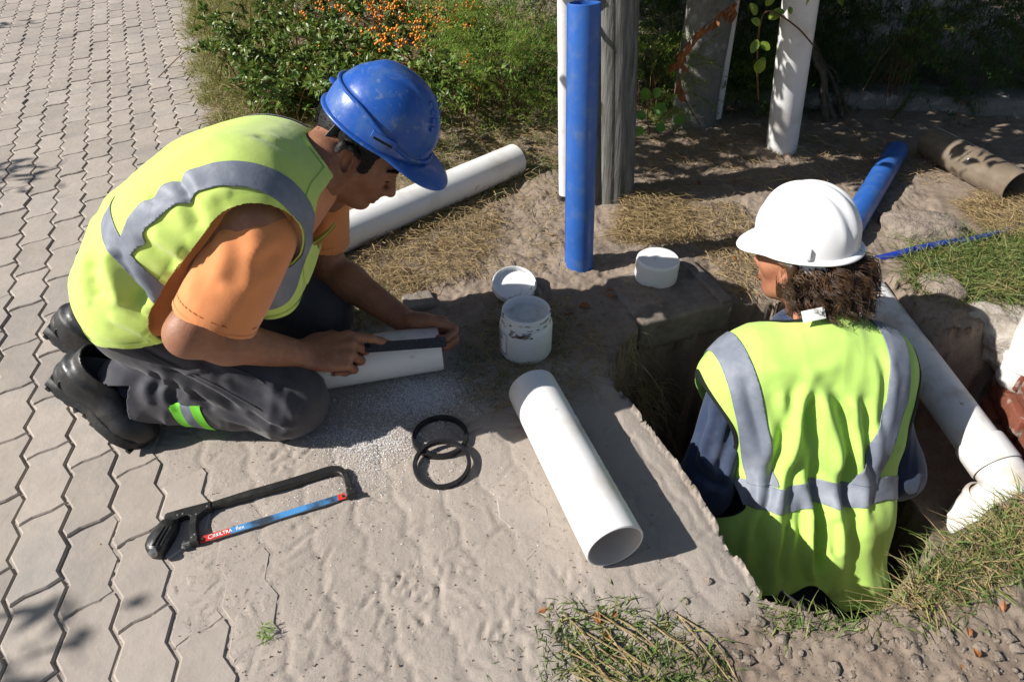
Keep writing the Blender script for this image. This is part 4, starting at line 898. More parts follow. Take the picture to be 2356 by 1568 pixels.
# eyes, brows, moustache, hair
def eye_set(hp_, X, Y, Z, parent, sc):
    for s in (-1, 1):
        c = hp_(.0805, s*.031, -.001); M = np.stack([X, Y, Z], 1); g = []
        n = 14; m = 8
        for i in range(m+1):
            for j in range(n): th = math.pi*.42*i/m; a = 2*math.pi*j/n; g.append(c+M@(A3([math.cos(th), math.sin(th)*math.cos(a), math.sin(th)*math.sin(a)*.30-.12])*.0134*sc))
        obj('eye', A3(g), [(i*n+j, i*n+(j+1) % n, (i+1)*n+(j+1) % n, (i+1)*n+j) for i in range(m) for j in range(n)], M_HAIRB, parent)
eye_set(hp, HX1, HY1, HZ1, body, .94)
def strands(roots, dirs, lens, rad, bend, rs, seg=4, ns=4, curl=0.0, grav=0.0):
    mb_V, mb_F, n = [], [], 0
    for r, d, L in zip(roots, dirs, lens):
        p = [r]; dd = nrm(d); ph = rs.uniform(0, 6.28); ax = nrm(np.cross(dd, rs.normal(size=3)))
        for i in range(seg):
            dd = nrm(dd+rs.normal(0, bend, 3)+A3([0, 0, -grav])+ax*curl*math.sin(ph+i*1.25)); p.append(p[-1]+dd*L/seg)
        V, F = tube_vf(p, np.linspace(rad, rad*.25, seg+1), ns, True); mb_V.append(V); mb_F += [tuple(q+n for q in f) for f in F]; n += len(V)
    return np.concatenate(mb_V), mb_F
rs = np.random.default_rng(21)
for s in (-1, 1):
    rt, dr, ln_ = [], [], []
    for k in range(130): a = rs.uniform(0, 1); rt.append(hp(.0955-.020*a*a-.002, s*(.014+.036*a), .022+.006*math.sin(a*3)+rs.normal(0, .0022))); dr.append(HX1*.35+HY1*s*1.0+HZ1*.35); ln_.append(.009)
    V, F = strands(rt, dr, ln_, .0014, .1, rs, 2, 3); obj('eyebrow', V, F, M_HAIRB, body)
# short black hair: a cap over the skull below the hat, with fine strands
HS = SDF(); head_sdf(HS, HC1, HX1, HY1, HZ1, .94); HS2 = lambda P: HS(P)-.0045
Vh, Qh = sdf_mesh(HS2, HC1-.17, HC1+.17, .0035); Th = tris(Qh); loc = (Vh-HC1)@np.stack([HX1, HY1, HZ1], 1)/.94
fld = np.maximum(loc[:, 0]-.042+.5*np.maximum(-loc[:, 2]-.0, 0)+.004*fbm(loc[:, 0]*90, loc[:, 1]*90, loc[:, 2]*90, 2), -(loc[:, 2]+.062-.35*np.maximum(loc[:, 0]+.035, 0)+.9*np.maximum(loc[:, 0]+.01, 0)-.004*fbm(loc[:, 0]*80, 3, loc[:, 2]*80, 2)))
ear = np.minimum(np.linalg.norm((loc-A3([-.008, .082, -.006]))/A3([.030, .05, .040]), axis=1), np.linalg.norm((loc-A3([-.008, -.082, -.006]))/A3([.030, .05, .040]), axis=1)); fld = np.maximum(fld, (1-ear)*.03)
side = np.where((loc[:, 0] > .010) & (loc[:, 2] < -.012), .02, -1); fld = np.maximum(fld, side)
Vh, Th = clip(Vh, Th, fld); Nh = vnormals(Vh, Th); hair = obj('hair', Vh, Th, M_HAIRB, P1)
pick = rs.choice(len(Vh), 2600); V, F = strands(Vh[pick], Nh[pick]*.55-HZ1*.7-HX1*.5+rs.normal(0, .2, (2600, 3)), rs.uniform(.006, .012, 2600), .0004, .1, rs, 2, 3); obj('strands', V, F, M_HAIRB, hair)
pick = []
for k in range(420):                                          # stubble on jaw and lip
    pick.append((hp(rs.uniform(.03, .095), rs.choice([-1, 1])*rs.uniform(0, .05), rs.uniform(-.115, -.05)),))
# shirt
sp = nrm(A3([.822, 0, .569])); SPO = A3([-.78, 1.19, .27])
T1 = torso1(.000, True); V, Q = sdf_mesh(T1, (-1.02, .92, .10), (-.22, 1.56, .72), .006); T = tris(Q)
f = np.maximum(-(V[:, 2]-.232-.03*sst(-.75, -.6, V[:, 0])-.006*fbm(V[:, 0]*9, V[:, 1]*9, 0, 2)), .068-np.linalg.norm((V-(NB1+A3([.02, 0, .015])))/A3([1, 1.1, 1]), axis=1)); V, T = clip(V, T, f); N_ = vnormals(V, T); V = V+N_*(.004*fbm(V[:, 0]*16, V[:, 1]*16, V[:, 2]*16, 3))[:, None]
shirt = cloth('shirt', V, T, M_SHIRT, P1)
def sleeve(sh, end, r0, r1, hem_pt, ax, seed, lines=()):
    S = SDF().cap(sh, end, r0, r1, .02); V, Q = sdf_mesh(S, np.minimum(sh, end)-.16, np.maximum(sh, end)+.16, .005); T = tris(Q)
    d = (V-hem_pt)@ax; V, T = clip(V, T, d+.004*np.sin(V[:, 0]*60+seed)); N = vnormals(V, T)
    tt = ((V-sh)@ax); amp = sst(-.02, .10, tt)
    V = V+N*(amp*(.006*fbm(V[:, 0]*9+seed, V[:, 1]*9, V[:, 2]*4, 2)))[:, None]
    V = wrinkle(V, N, ax, np.cross(ax, A3([0, 1, .3])), 4.0, 17., .005*amp, seed); V = folds_px(V, N, [(p_, w_*1.35, d_) for p_, w_, d_ in lines], .38)
    V = smooth_v(V, T, 2); o = cloth('sleeve', V, T, M_SHIRT, shirt, .0018, 0); N = vnormals(V, T); d = (V-hem_pt)@ax
    for e0, e1 in ((-.004, .010), (-.0190, -.0165)):
        v, t_ = clip(V+N*.0009, T, np.maximum(e0-d, d-e1)); q = tag(obj('hem_stitch', v, t_, M_SHIRT if e1 > 0 else M_SEAM, o), kind='stuff')
    return o
ax1 = nrm(EL1N-SH1N); hemc = W(503, 732, y=.955)
sl0 = W(592, 545, y=1.035); sl1 = hemc+nrm(hemc-sl0)*.03
hx0 = nrm(W(595, 768, y=.95)-W(412, 695, y=.95)); hemn = nrm(np.cross(hx0, A3([0, 1, -.35]))); hemn = hemn if hemn@ax1 > 0 else -hemn
sleeve(sl0, sl1+ax1*.10, .067, .077, hemc, hemn, 1.0, [([(505, 520), (512, 590), (500, 660)], .012, .010), ([(455, 560), (480, 530), (505, 500)], .010, -.010), ([(660, 575), (625, 605), (590, 640)], .010, -.012), ([(585, 520), (592, 600), (580, 690)], .012, .011), ([(440, 620), (470, 650), (520, 668)], .009, -.007), ([(650, 540), (610, 570), (560, 585)], .008, .006), ([(430, 650), (440, 690)], .010, .006)])
axf = nrm(EL1F-SH1F); sf1 = W(738, 572, y=1.37); sleeve(W(735, 465, y=1.40), sf1+axf*.08, .066, .062, sf1-axf*.012, axf, 3.0, [([(735, 470), (745, 520), (748, 560)], .010, .008), ([(715, 500), (722, 560)], .010, -.008)])
# vest
VS = torso1(.024, True); VS.cap(A3([-.805, 1.13, .325]), A3([-.850, 1.27, .315]), .048, .048, .05); VS.cap(W(640, 590, y=1.12), W(630, 680, y=1.10), .050, .045, .05); VS.cap(W(335, 715, y=1.09), W(395, 705, y=1.06), .070, .068, .05)
V, Q = sdf_mesh(VS, (-1.06, .88, .10), (-.20, 1.60, .76), .0048); T = tris(Q)
def vest1_field(P):
    d, t = seg_field(P, W(588, 560, y=1.0), EL1N); arm = .078-d
    dF, tF = seg_field(P, SH1F+A3([0, 0, -.05]), EL1F); armF = .080-dF
    hem = -(P[:, 2]-.292-.02*sst(-.80, -.88, P[:, 0])-.012*np.sin(P[:, 0]*17+1)-.030*sst(-.83, -.95, P[:, 0])+.02*sst(-.62, -.7, P[:, 0])*sst(1.1, 1.0, P[:, 1]))
    neck = np.maximum(.068-np.linalg.norm((P-(NB1+A3([.040, 0, .030])))/A3([1, 1.25, 1]), axis=1), P[:, 0]-.22*(P[:, 2]-.5)+.352)
    front = np.minimum.reduce([P[:, 0]+.45, .060-np.abs(P[:, 1]-1.225), .45-P[:, 2]])
    return np.maximum.reduce([arm, armF, hem, neck, front])
V, T = clip(V, T, vest1_field(V)); N_ = vnormals(V, T)
s_ = (V-SPO)@sp; V = V+N_*(.0050*fbm(V[:, 0]*6+4, V[:, 1]*6, V[:, 2]*6, 2)*(1+1.2*sst(.2, .02, s_)))[:, None]
V = wrinkle(V, N_, A3([.6, -.3, -.7]), A3([.7, .3, .6]), 4., 17., .0045*(.4+.8*sst(.24, .02, s_)), 2.)
V = folds_px(V, N_, [(p_, w_*1.3, d_) for p_, w_, d_ in [([(205, 590), (202, 655), (222, 692)], .012, -.016), ([(253, 575), (284, 645), (318, 720)], .014, -.018), ([(236, 560), (264, 650), (287, 712)], .013, .016), ([(188, 575), (205, 650)], .012, .008), ([(300, 668), (342, 706), (388, 712)], .015, -.015), ([(335, 728), (376, 700)], .011, .013), ([(236, 722), (308, 756), (382, 744)], .010, .012),
    ([(306, 545), (376, 603), (425, 634)], .012, -.014), ([(340, 540), (430, 586)], .011, .010), ([(402, 405), (420, 435), (432, 462)], .008, -.009), ([(422, 452), (440, 490), (456, 535)], .010, -.011), ([(470, 470), (500, 450), (540, 440)], .010, .006), ([(585, 300), (640, 325), (690, 348)], .014, -.006), ([(300, 600), (350, 660), (400, 690)], .010, .008), ([(340, 440), (360, 480)], .010, -.006), ([(520, 300), (430, 340), (350, 400)], .016, .004), ([(625, 560), (640, 640), (640, 690)], .009, -.008), ([(665, 520), (672, 600)], .009, .007)]], .62)
V1, T1v = V, T; vest = cloth('vest', V, T, M_VEST, P1, .003, 1)
V1 = smooth_v(V1, T1v, 1)
N1 = vnormals(V1, T1v)
pA, pB, pC = W(277, 418, y=1.2), W(288, 525, y=1.07), W(410, 692, y=1.0); pn = nrm(np.cross(pB-pA, pC-pA)); pn = pn if pn@sp > 0 else -pn
wd = (V1-pA)@pn; wl = np.abs(wd)-.0225
yb = 1.022+.20*(V1[:, 0]+.45); sl_ = np.sqrt(np.maximum(1-N1[:, 1]**2, .12)); sl_ = smooth_v(np.repeat(sl_[:, None], 3, 1), T1v, 12)[:, 0]; st = np.maximum(np.abs(V1[:, 1]-yb)/sl_-.0215, np.maximum(-wd+.02, -.9)); st2 = np.maximum(np.abs(V1[:, 1]-1.385)/sl_-.0215, -wd+.02)
for nm, fl, e in (('waist_tape', wl, .0022), ('shoulder_tape', np.where(V1[:, 2] > .30, st, 1.), .0034), ('shoulder_tape', np.where(V1[:, 2] > .30, st2, 1.), .0034)):
    v, t_ = clip(V1+N1*e, T1v, fl)
    if len(t_): o = obj(nm, v, t_, M_REFL, vest); m = o.modifiers.new('s', 'SOLIDIFY'); m.thickness = .0012
fb = vest1_field(V1); v, t_ = clip(V1+N1*.0020, T1v, np.maximum(-fb-.013, -1)); obj('hem_binding', v, t_, M_VEST, vest)
# trousers
KN1N, KN1F = A3([-.478, 1.045, .076]), A3([-.472, 1.330, .083]); AN1N, AN1F = A3([-.868, 1.050, .132]), A3([-.950, 1.200, .142])
TR = SDF(); side_cap(TR, -.760, 1.19, .285, .075, .100, .05, .02, 0)
for hy_, kn_, an_ in ((1.085, KN1N, AN1N), (1.29, KN1F, AN1F)):
    TR.cap((-.750, hy_, .262), kn_+A3([0, 0, .01]), .088, .078, .04); TR.cap(kn_, kn_+A3([-.02, 0, -.005]), .075, .074, .03); TR.cap(kn_+A3([-.02, 0, -.008]), lerp(kn_, an_, .80)+A3([0, 0, -.006]), .066, .074, .015)
V, Q = sdf_mesh(TR, (-1.0, .90, -.02), (-.34, 1.45, .40), .0048); T = tris(Q)
f = np.full(len(V), -1.)
for kn_, an_ in ((KN1N, AN1N), (KN1F, AN1F)):
    d_, t_ = seg_field(V, kn_, an_); f = np.where((d_ < .10) & (V[:, 2] < .165) & (np.abs(V[:, 1]-lerp(kn_, an_, .8)[1]) < .085) & (V[:, 0] < -.66), np.maximum(f, (t_-.775)*.4+.10*(V[:, 2]-.08)), f)
f = np.maximum(f, -(V[:, 2]-.004))
V, T = clip(V, T, f); N_ = vnormals(V, T); V = V+N_*(.004*fbm(V[:, 0]*9, V[:, 1]*9+9, V[:, 2]*9, 2))[:, None]
ln_ = [([(358, 866), (361, 890)], .007, -.010), ([(394, 878), (403, 914), (420, 934)], .007, -.012), ([(439, 905), (465, 930), (492, 952)], .007, -.010), ([(377, 871), (384, 905)], .008, .009), ([(420, 893), (439, 930)], .008, .009), ([(330, 862), (340, 900), (352, 940)], .010, .008), ([(361, 850), (420, 876), (492, 914), (545, 952)], .007, -.015), ([(415, 866), (463, 857), (477, 842)], .004, .006),
       ([(506, 880), (555, 915), (605, 945)], .005, .005), ([(530, 873), (575, 896), (616, 921)], .006, -.006), ([(560, 950), (610, 985), (667, 1000)], .007, -.009), ([(600, 960), (650, 982), (690, 985)], .006, .007), ([(640, 870), (690, 905), (715, 950)], .008, -.007), ([(610, 880), (660, 930), (680, 975)], .007, .006), ([(300, 800), (360, 825), (430, 855)], .007, -.006), ([(440, 810), (500, 850), (520, 880)], .008, -.006), ([(500, 960), (560, 980), (600, 1000)], .007, .006)]
V = wrinkle(V, N_, A3([.25, .3, 1.]), A3([1., 0, -.3]), 5., 22., .0045*(.4+.8*sst(-.62, -.46, V[:, 0])+.8*sst(.14, .07, V[:, 2])), 5.)
V = folds_px(V, N_, [(p_, w_*1.15, d_) for p_, w_, d_ in ln_], .75); V[:, 2] = np.maximum(V[:, 2], .004); trou = cloth('trousers', V, T, M_TROU, P1, .003, 1)
Vt = smooth_v(V, T, 1); Nt = vnormals(Vt, T); d = (Vt[:, 0]+.655+.10*(Vt[:, 2]-.07)); lg = np.where((Vt[:, 1] < 1.12) & (Vt[:, 2] < .125), 0, 1)
for nm, a, b, m in (('lime_trim', -.032, -.012, M_LIME), ('grey_trim', -.012, .008, M_REFL), ('lime_trim', .008, .028, M_LIME)):
    v, t_ = clip(Vt+Nt*.0018, T, np.maximum(np.maximum(a-d, d-b), lg*.1-.05))
    if len(t_): obj(nm, v, t_, m, trou)
# stitched seams and pocket flap
mb = MB()
for path in ([(300, 790), (380, 830), (480, 880), (600, 945)], [(330, 775), (420, 800), (520, 838), (600, 880), (690, 950)]):
    pts = []
    for u, v in path:
        pu, pv_, pz = pix(Vt); best = np.argmin(np.hypot(pu-u, pv_-v)+400*np.maximum(Vt[:, 1]-1.0, 0)); pts.append(Vt[best]+Nt[best]*.001)
    mb.tube(curve(pts, 30), .0016, 5)
mb.obj('seam', M_TROU, trou)
# socks and boots
def boot(an_, tilt_y):
    sk = SDF().cap(an_+A3([-.020, 0, .006]), an_+A3([.13, .01, -.036]), .043, .050, .02); V, Q = sdf_mesh(sk, an_-.2, an_+.24, .0045); T = tris(Q); N = vnormals(V, Q); V = V+N*(.0022*fbm(V[:, 0]*40, V[:, 1]*25, V[:, 2]*25, 2))[:, None]; obj('sock', V, Q, M_SOCK, P1)
    heel = an_+A3([-.066, -.004+tilt_y, .016]); toe = an_+A3([.066, -.050+tilt_y, -.100]); X = nrm(toe-heel); Zb = nrm(A3([.72, .12, .68])); Zb = nrm(Zb-X*(X@Zb)); Yb = np.cross(Zb, X); M = np.stack([X, Yb, Zb], 1); L = np.linalg.norm(toe-heel)+.03
    def p(x, y, z): return heel+M@A3([x, y, z])
    S = SDF(); S.ell(p(.035, 0, .030), A3([.046, .037, .042]), M, .02); S.cap(p(.03, 0, .05), p(.045, 0, .085), .036, .041, .03); S.cap(p(.06, 0, .03), p(L*.72, 0, .020), .036, .034, .04); S.ell(p(L*.78, 0, .018), A3([.062, .046, .034]), M, .03); S.cap(p(.06, 0, .062), p(L*.55, 0, .036), .036, .030, .03)
    V, Q = sdf_mesh(S, heel-.2, heel+.32, .004); T = tris(Q); q = (V-heel)@M; V, T = clip(V, T, q[:, 2]-(.103-.25*q[:, 0])); N = vnormals(V, T); q = (V-heel)@M
    V = V+N*(.003*np.sin(q[:, 2]*150)*sst(.045, .06, q[:, 2])*sst(.09, .06, q[:, 0])+.0015*fbm(V[:, 0]*50, V[:, 1]*50, V[:, 2]*50, 2))[:, None]
    b = cloth('boot', V, T, M_BOOT, P1, .004, 1)
    pts = [(-.014, 0), (-.006, .030), (.03, .038), (.09, .033), (L*.6, .046), (L*.8, .050), (L*.95, .040), (L+.005, .018), (L+.010, 0)]; pts = pts+[(x, -y) for x, y in pts[-2:0:-1]]
    MB().prism(pts, -.010, .014, M, heel+M@A3([0, 0, -.006]), .003).obj('sole', M_SOLE, b, sharp=50)
    SF = SDF(); SF.ell(p(.028, 0, .022), A3([.045, .0405, .032]), M, .01); V, Q = sdf_mesh(SF, heel-.1, heel+.15, .004); obj('heel_counter', V, Q, M_SOLE, b)
    mb = MB()
    for x in np.linspace(.006, L-.008, 10):
        w_ = .036 if x < L*.5 else .046
        for s in (-1, 1): mb.box(p(x, s*w_*.64, -.0160), (.012, .026, .007), M, .002)
    mb.obj('tread', M_SOLE, b)
    mb = MB()
    for k in range(4):
        x = .075+k*.026; z = .086-k*.012; mb.tube(curve([p(x, -.034, z-.016), p(x+.004, -.012, z+.004), p(x+.004, .012, z+.004), p(x, .034, z-.016)], 10), .0024, 6); mb.tube(curve([p(x, -.030, z-.014), p(x+.018, .0, z+.002), p(x+.024, .030, z-.022)], 8), .0022, 6)
    mb.obj('lace', M_STRAP, b)
    mb = MB(); c = p(.030, -.0400, .022); mb.tube([c+M@A3([.014*math.cos(a), .0, .011*math.sin(a)]) for a in np.linspace(0, 6.283, 24)], .0022, 6); mb.obj('heel_badge', M_SOLE, b)
boot(AN1N, 0); boot(AN1F, .005)
# hat and rasp
HT_X = nrm(HX1*math.cos(.14)+HZ1*math.sin(.14)); HT_Z = nrm(HZ1*math.cos(.14)-HX1*math.sin(.14)); hard_hat('scuffed blue hard hat worn by the kneeling worker', HC1+HZ1*.064+HX1*.004, HT_X, HY1, HT_Z, 'blue', A=.116, Bw=.0975, H=.130)
t = thing('rasp', 'dark flat rasp dusted with white plastic held on the pipe', 'rasp', RA0)
ez = nrm(A3([0, -.62, .78])); ez = nrm(ez-RAX*(ez@RAX)); ey = np.cross(ez, RAX); M = np.stack([RAX, ey, ez], 1); Lr = np.linalg.norm(RA1-RA0)
M_RASP = mat('rasp_steel', (.035, .036, .04), .5, .5, metal=.3, bump=.9, bscale=700, bdist=.0015, col2=(.5, .5, .5), c2scale=420, c2lo=.62, c2hi=.70)
MB().prism([(.035, -.011), (Lr, -.0115), (Lr, .0115), (.035, .011)], -.0022, .0022, M, RA0, .0006).obj('blade', M_RASP, t, sharp=30)
MB().tube([RA0+RAX*x for x in (-.045, -.042, -.02, .02, .045, .05)], [.006, .011, .0125, .0115, .0085, .006], 16, flat=.75).obj('handle', M_STRAP, t)

# ------------------------------------------------------------------ worker standing in the pit
P2 = thing('person', 'worker in white hard hat and yellow vest standing in the pit, seen from behind', 'person', (.70, 1.05, -.80))
DZ = .06
def w2(u, v, Z): return W(u, v, Z=Z+DZ)
def torso2(o=0.0):
    S = SDF(); R = A3([1.0, 0, 0])
    for u, v, Z, hw, r, k in ((1822, 1345, 1.60, .072, .110, .05), (1838, 1160, 1.60, .080, .110, .06), (1850, 980, 1.575, .094, .114, .06), (1858, 860, 1.54, .106, .100, .06)):
        c = w2(u, v, Z); S.cap(c-R*hw, c+R*hw, r+o, r+o, k)
    S.cap(SH2L+A3([.03, 0, 0]), SH2R-A3([.03, 0, 0]), .064+o, .064+o, .05); S.cap(w2(1872, 800, 1.53), w2(1868, 740, 1.54), .075+o, .06+o, .05)
    return S
SH2L, SH2R = w2(1690, 878, 1.53), w2(2012, 838, 1.54)
EL2L, EL2R = w2(1622, 1118, 1.56), w2(2062, 1085, 1.58); WR2L, WR2R = EL2L+A3([.09, .20, -.12]), EL2R+A3([-.06, .22, -.12])
HATC2 = w2(1853, 553, 1.50); HX2 = nrm(A3([-.66, .74, -.17])); HZ2 = nrm(A3([-.10, .10, 1.0])); HZ2 = nrm(HZ2-HX2*(HX2@HZ2)); HY2 = np.cross(HZ2, HX2); HC2 = HATC2-HZ2*.045+HX2*.004
B = torso2(-.02); nb = w2(1868, 742, 1.55)
B.cap(nb, HC2-.04*HX2-.05*HZ2, .060, .056, .03); hp2 = head_sdf(B, HC2, HX2, HY2, HZ2, .96)
for a, e, w_ in ((SH2L, EL2L, WR2L), (SH2R, EL2R, WR2R)):
    B.cap(a, e, .050, .042, .03); B.cap(e, w_, .042, .029, .02); X = nrm(w_-e); Zd = nrm(A3([0, -.3, 1])); Zd = nrm(Zd-X*(X@Zd)); Yt = np.cross(Zd, X)*(1 if a is SH2R else -1); hand_sdf(B, w_, X, Yt, Zd, [(35, 50, 30)]*4)
V, Q = sdf_mesh(B, (.18, .70, -.55), (1.16, 1.60, .56), .0034); V = smooth_v(V, Q, 1, .4); body2 = obj('body', V, Q, M_SKIN2, P2); eye_set(hp2, HX2, HY2, HZ2, body2, 1.0)
# overall: jacket, sleeves, collar, legs
S = torso2(-.010); V, Q = sdf_mesh(S, (.25, .60, -.50), (1.15, 1.45, .32), .007); T = tris(Q); V, T = clip(V, T, .066-np.linalg.norm((V-(nb+A3([0, .012, .0]))), axis=1)); jack = cloth('jacket', V, T, M_NAVY, P2, .003)
def sleeve2(a, e, w_, r, lines, seed):
    S = SDF().cap(a, e, r, r*.98, .03); S.cap(e, w_, r*.95, r*.72, .04); V, Q = sdf_mesh(S, np.minimum.reduce([a, e, w_])-.13, np.maximum.reduce([a, e, w_])+.13, .0055); T = tris(Q); d, t = seg_field(V, e, w_); V, T = clip(V, T, t-.92); N = vnormals(V, T)
    V = V+N*(.009*fbm(V[:, 0]*11+seed, V[:, 1]*11, V[:, 2]*8, 3))[:, None]; V = wrinkle(V, N, nrm(e-a), A3([1., 0, 0.]), 5., 16., .007, seed); V = folds_px(V, N, lines); cloth('sleeve', V, T, M_NAVY, jack, .003, 1)
sleeve2(SH2L+A3([.01, 0, -.01]), EL2L, WR2L, .062, [([(1650, 900), (1625, 980), (1600, 1060)], .013, .010), ([(1690, 960), (1665, 1040), (1640, 1110)], .012, -.012), ([(1625, 940), (1600, 1010), (1580, 1070)], .011, -.009), ([(1600, 1040), (1640, 1080), (1690, 1090)], .010, .009), ([(1590, 1080), (1630, 1110), (1680, 1120)], .009, -.010)], 2.0)
sleeve2(SH2R+A3([-.005, .01, -.01]), EL2R, WR2R, .060, [], 5.0)
col = []; n = 40
for i, (rr, hh) in enumerate(((.090, -.030), (.082, .014), (.074, .040), (.069, .042))):
    for k in range(n):
        a = 2*math.pi*k/n; op = float(sst(.80, 1.0, math.cos(a-2.3))); col.append(nb+A3([rr*1.04*math.cos(a), rr*math.sin(a)-.004, hh*(1-.7*op)+.010*math.sin(a+2.6)-.004]))
o = obj('collar', A3(col), [(i*n+j, i*n+(j+1) % n, (i+1)*n+(j+1) % n, (i+1)*n+j) for i in range(3) for j in range(n)], M_NAVY, jack); o.modifiers.new('s', 'SOLIDIFY').thickness = .004
S = SDF()
for s in (-1, 1):
    hpv = w2(1852, 1345, 1.60)+A3([s*.085, .03, -.03]); k_ = hpv+A3([s*.03, .24, -.16]); S.cap(hpv, k_, .105, .075, .05); S.cap(k_, A3([k_[0], k_[1]-.06, -.76]), .074, .06, .04)
V, Q = sdf_mesh(S, (.3, .5, -.85), (1.2, 1.5, -.1), .010); V[:, 2] = np.maximum(V[:, 2], -.80); legs = obj('overall_legs', V, Q, M_NAVY, P2)
for s in (-1, 1):
    hpv = w2(1852, 1345, 1.60)+A3([s*.085, .03, -.03]); k_ = hpv+A3([s*.03, .18, -.16]); S = SDF().cap((k_[0], k_[1]-.05, -.765), (k_[0], k_[1]+.14, -.775), .045, .038, .03); V, Q = sdf_mesh(S, A3([k_[0]-.12, k_[1]-.2, -.86]), A3([k_[0]+.12, k_[1]+.3, -.65]), .008); obj('boot', V, Q, M_BOOT, P2)
# vest
S = torso2(.022); S.cap(SH2L+A3([-.01, 0, 0]), lerp(SH2L, EL2L, .25), .074, .074, .05); S.cap(SH2R, lerp(SH2R, EL2R, .3), .072, .072, .05)
for u, v, Z, r in ((1705, 1300, 1.56, .095), (1905, 1290, 1.60, .095), (1825, 1340, 1.57, .105), (1745, 1200, 1.56, .095), (1935, 1150, 1.60, .090)): S.cap(w2(u, v, Z), w2(u+6, v-60, Z), r, r, .06)
V, Q = sdf_mesh(S, (.22, .52, -.55), (1.18, 1.45, .32), .0046); T = tris(Q)
BKC = w2(1870, 1050, 1.58); BUP = nrm(w2(1875, 850, 1.55)-w2(1855, 1345, 1.60)); BRT = A3([1.0, 0, 0]); BNR = np.cross(BRT, BUP)
def vest2_field(P):
    q = P-BKC; a = q@BRT; b = q@BUP
    aL = (-.222-.075*sst(.05, .22, b)+.02*sst(.0, -.1, b)-.10*sst(-.08, -.16, b))-a; aR = a-(.176+.03*sst(.1, .25, b)+.2*sst(-.02, -.1, b))
    hem = -(b+.278+.020*np.sin(a*26+.6)+.012*np.sin(a*55+1)+.045*sst(.0, .09, a))
    nk = .096-np.linalg.norm((P-(nb+A3([-.030, .028, .022]))), axis=1)
    return np.maximum.reduce([aL, aR, hem, nk])
V, T = clip(V, T, vest2_field(V)); N_ = vnormals(V, T); q = V-BKC; a_, b_ = q@BRT, q@BUP; low = sst(.12, -.16, b_)
V = V+N_*(.005*fbm(V[:, 0]*10, V[:, 1]*10, V[:, 2]*8+3, 3))[:, None]
V = V+N_*(low*(.005*np.sin(a_*46+.7*np.sin(b_*7)+2.2)+.003*np.sin(a_*83+1.1)))[:, None]
def bp(a, b): return BKC+BRT*a+BUP*b-BNR*0+(-BNR if (BNR@A3([0, 1, 0])) > 0 else BNR)*.13
V = wrinkle(V, N_, BUP, BRT, 3.2, 15., .003+.003*low, 7.)
V = folds_px(V, N_, [([(1861, 870), (1848, 950), (1818, 1060), (1800, 1160)], .014, .015), ([(1866, 900), (1868, 1000), (1880, 1100), (1882, 1230), (1884, 1330)], .015, -.020), ([(1882, 880), (1905, 960), (1925, 1060), (1938, 1200), (1950, 1290)], .014, .015), ([(1925, 900), (1950, 1000), (1955, 1100), (1948, 1200)], .012, -.014), ([(1960, 900), (1968, 1000), (1980, 1100), (1985, 1230)], .012, .011), ([(1995, 930), (1995, 1050), (2003, 1190)], .011, -.012),
    ([(1815, 960), (1780, 1080), (1745, 1190), (1730, 1280)], .014, -.014), ([(1760, 1100), (1722, 1230), (1705, 1320)], .013, .013), ([(1870, 1140), (1866, 1250), (1862, 1350)], .010, .018), ([(1820, 1180), (1810, 1280), (1805, 1340)], .011, -.010), ([(1915, 1180), (1922, 1280)], .011, -.012), ([(1700, 860), (1730, 960), (1760, 1080)], .012, -.006), ([(1760, 830), (1850, 850), (1950, 830)], .016, .004), ([(2020, 800), (2040, 900), (2030, 1000)], .010, -.008), ([(1790, 900), (1820, 1000)], .012, .007)])
V2, T2 = V, T; vest2 = cloth('vest', V, T, M_VESTD, P2, .003, 1); V2 = smooth_v(V2, T2, 1); N2 = vnormals(V2, T2)
q = V2-BKC; a2, b2 = q@BRT, q@BUP; back = (N2@A3([0, -.8, .6])) > -.2
hb = np.abs(b2+.055-.025*a2+.006*np.sin(a2*40))-.027
sl = np.maximum(np.abs(a2+.160+.26*np.maximum(b2+.02, 0))-.030, -(b2+.035)); sr = np.maximum(np.abs(a2-.072-.26*np.maximum(b2+.03, 0)+.25*np.maximum(b2-.16, 0))-.027, -(b2+.035))
for nm, fl, e in (('waist_tape', hb, .0022), ('shoulder_tape', sl, .0034), ('shoulder_tape', sr, .0034)):
    v, t_ = clip(V2+N2*e, T2, fl)
    if len(t_): o = obj(nm, v, t_, M_REFL, vest2); m = o.modifiers.new('s', 'SOLIDIFY'); m.thickness = .0012
fb = vest2_field(V2); q = V2-BKC; hemd = q@BUP; sel = np.where(hemd < -.2, 1., -fb-.0085); v, t_ = clip(V2+N2*.0015, T2, sel)
o = obj('armhole_binding', v, t_, M_BIND, vest2); o.modifiers.new('s', 'SOLIDIFY').thickness = .002
tg = w2(1872, 724, 1.435); MB().box(tg, (.049, .0016, .026), np.stack([nrm(A3([1, .05, .24])), nrm(A3([-.05, .8, -.6])), nrm(A3([-.22, .58, .78]))], 1), .0006).obj('neck_label', M_TAG, vest2)
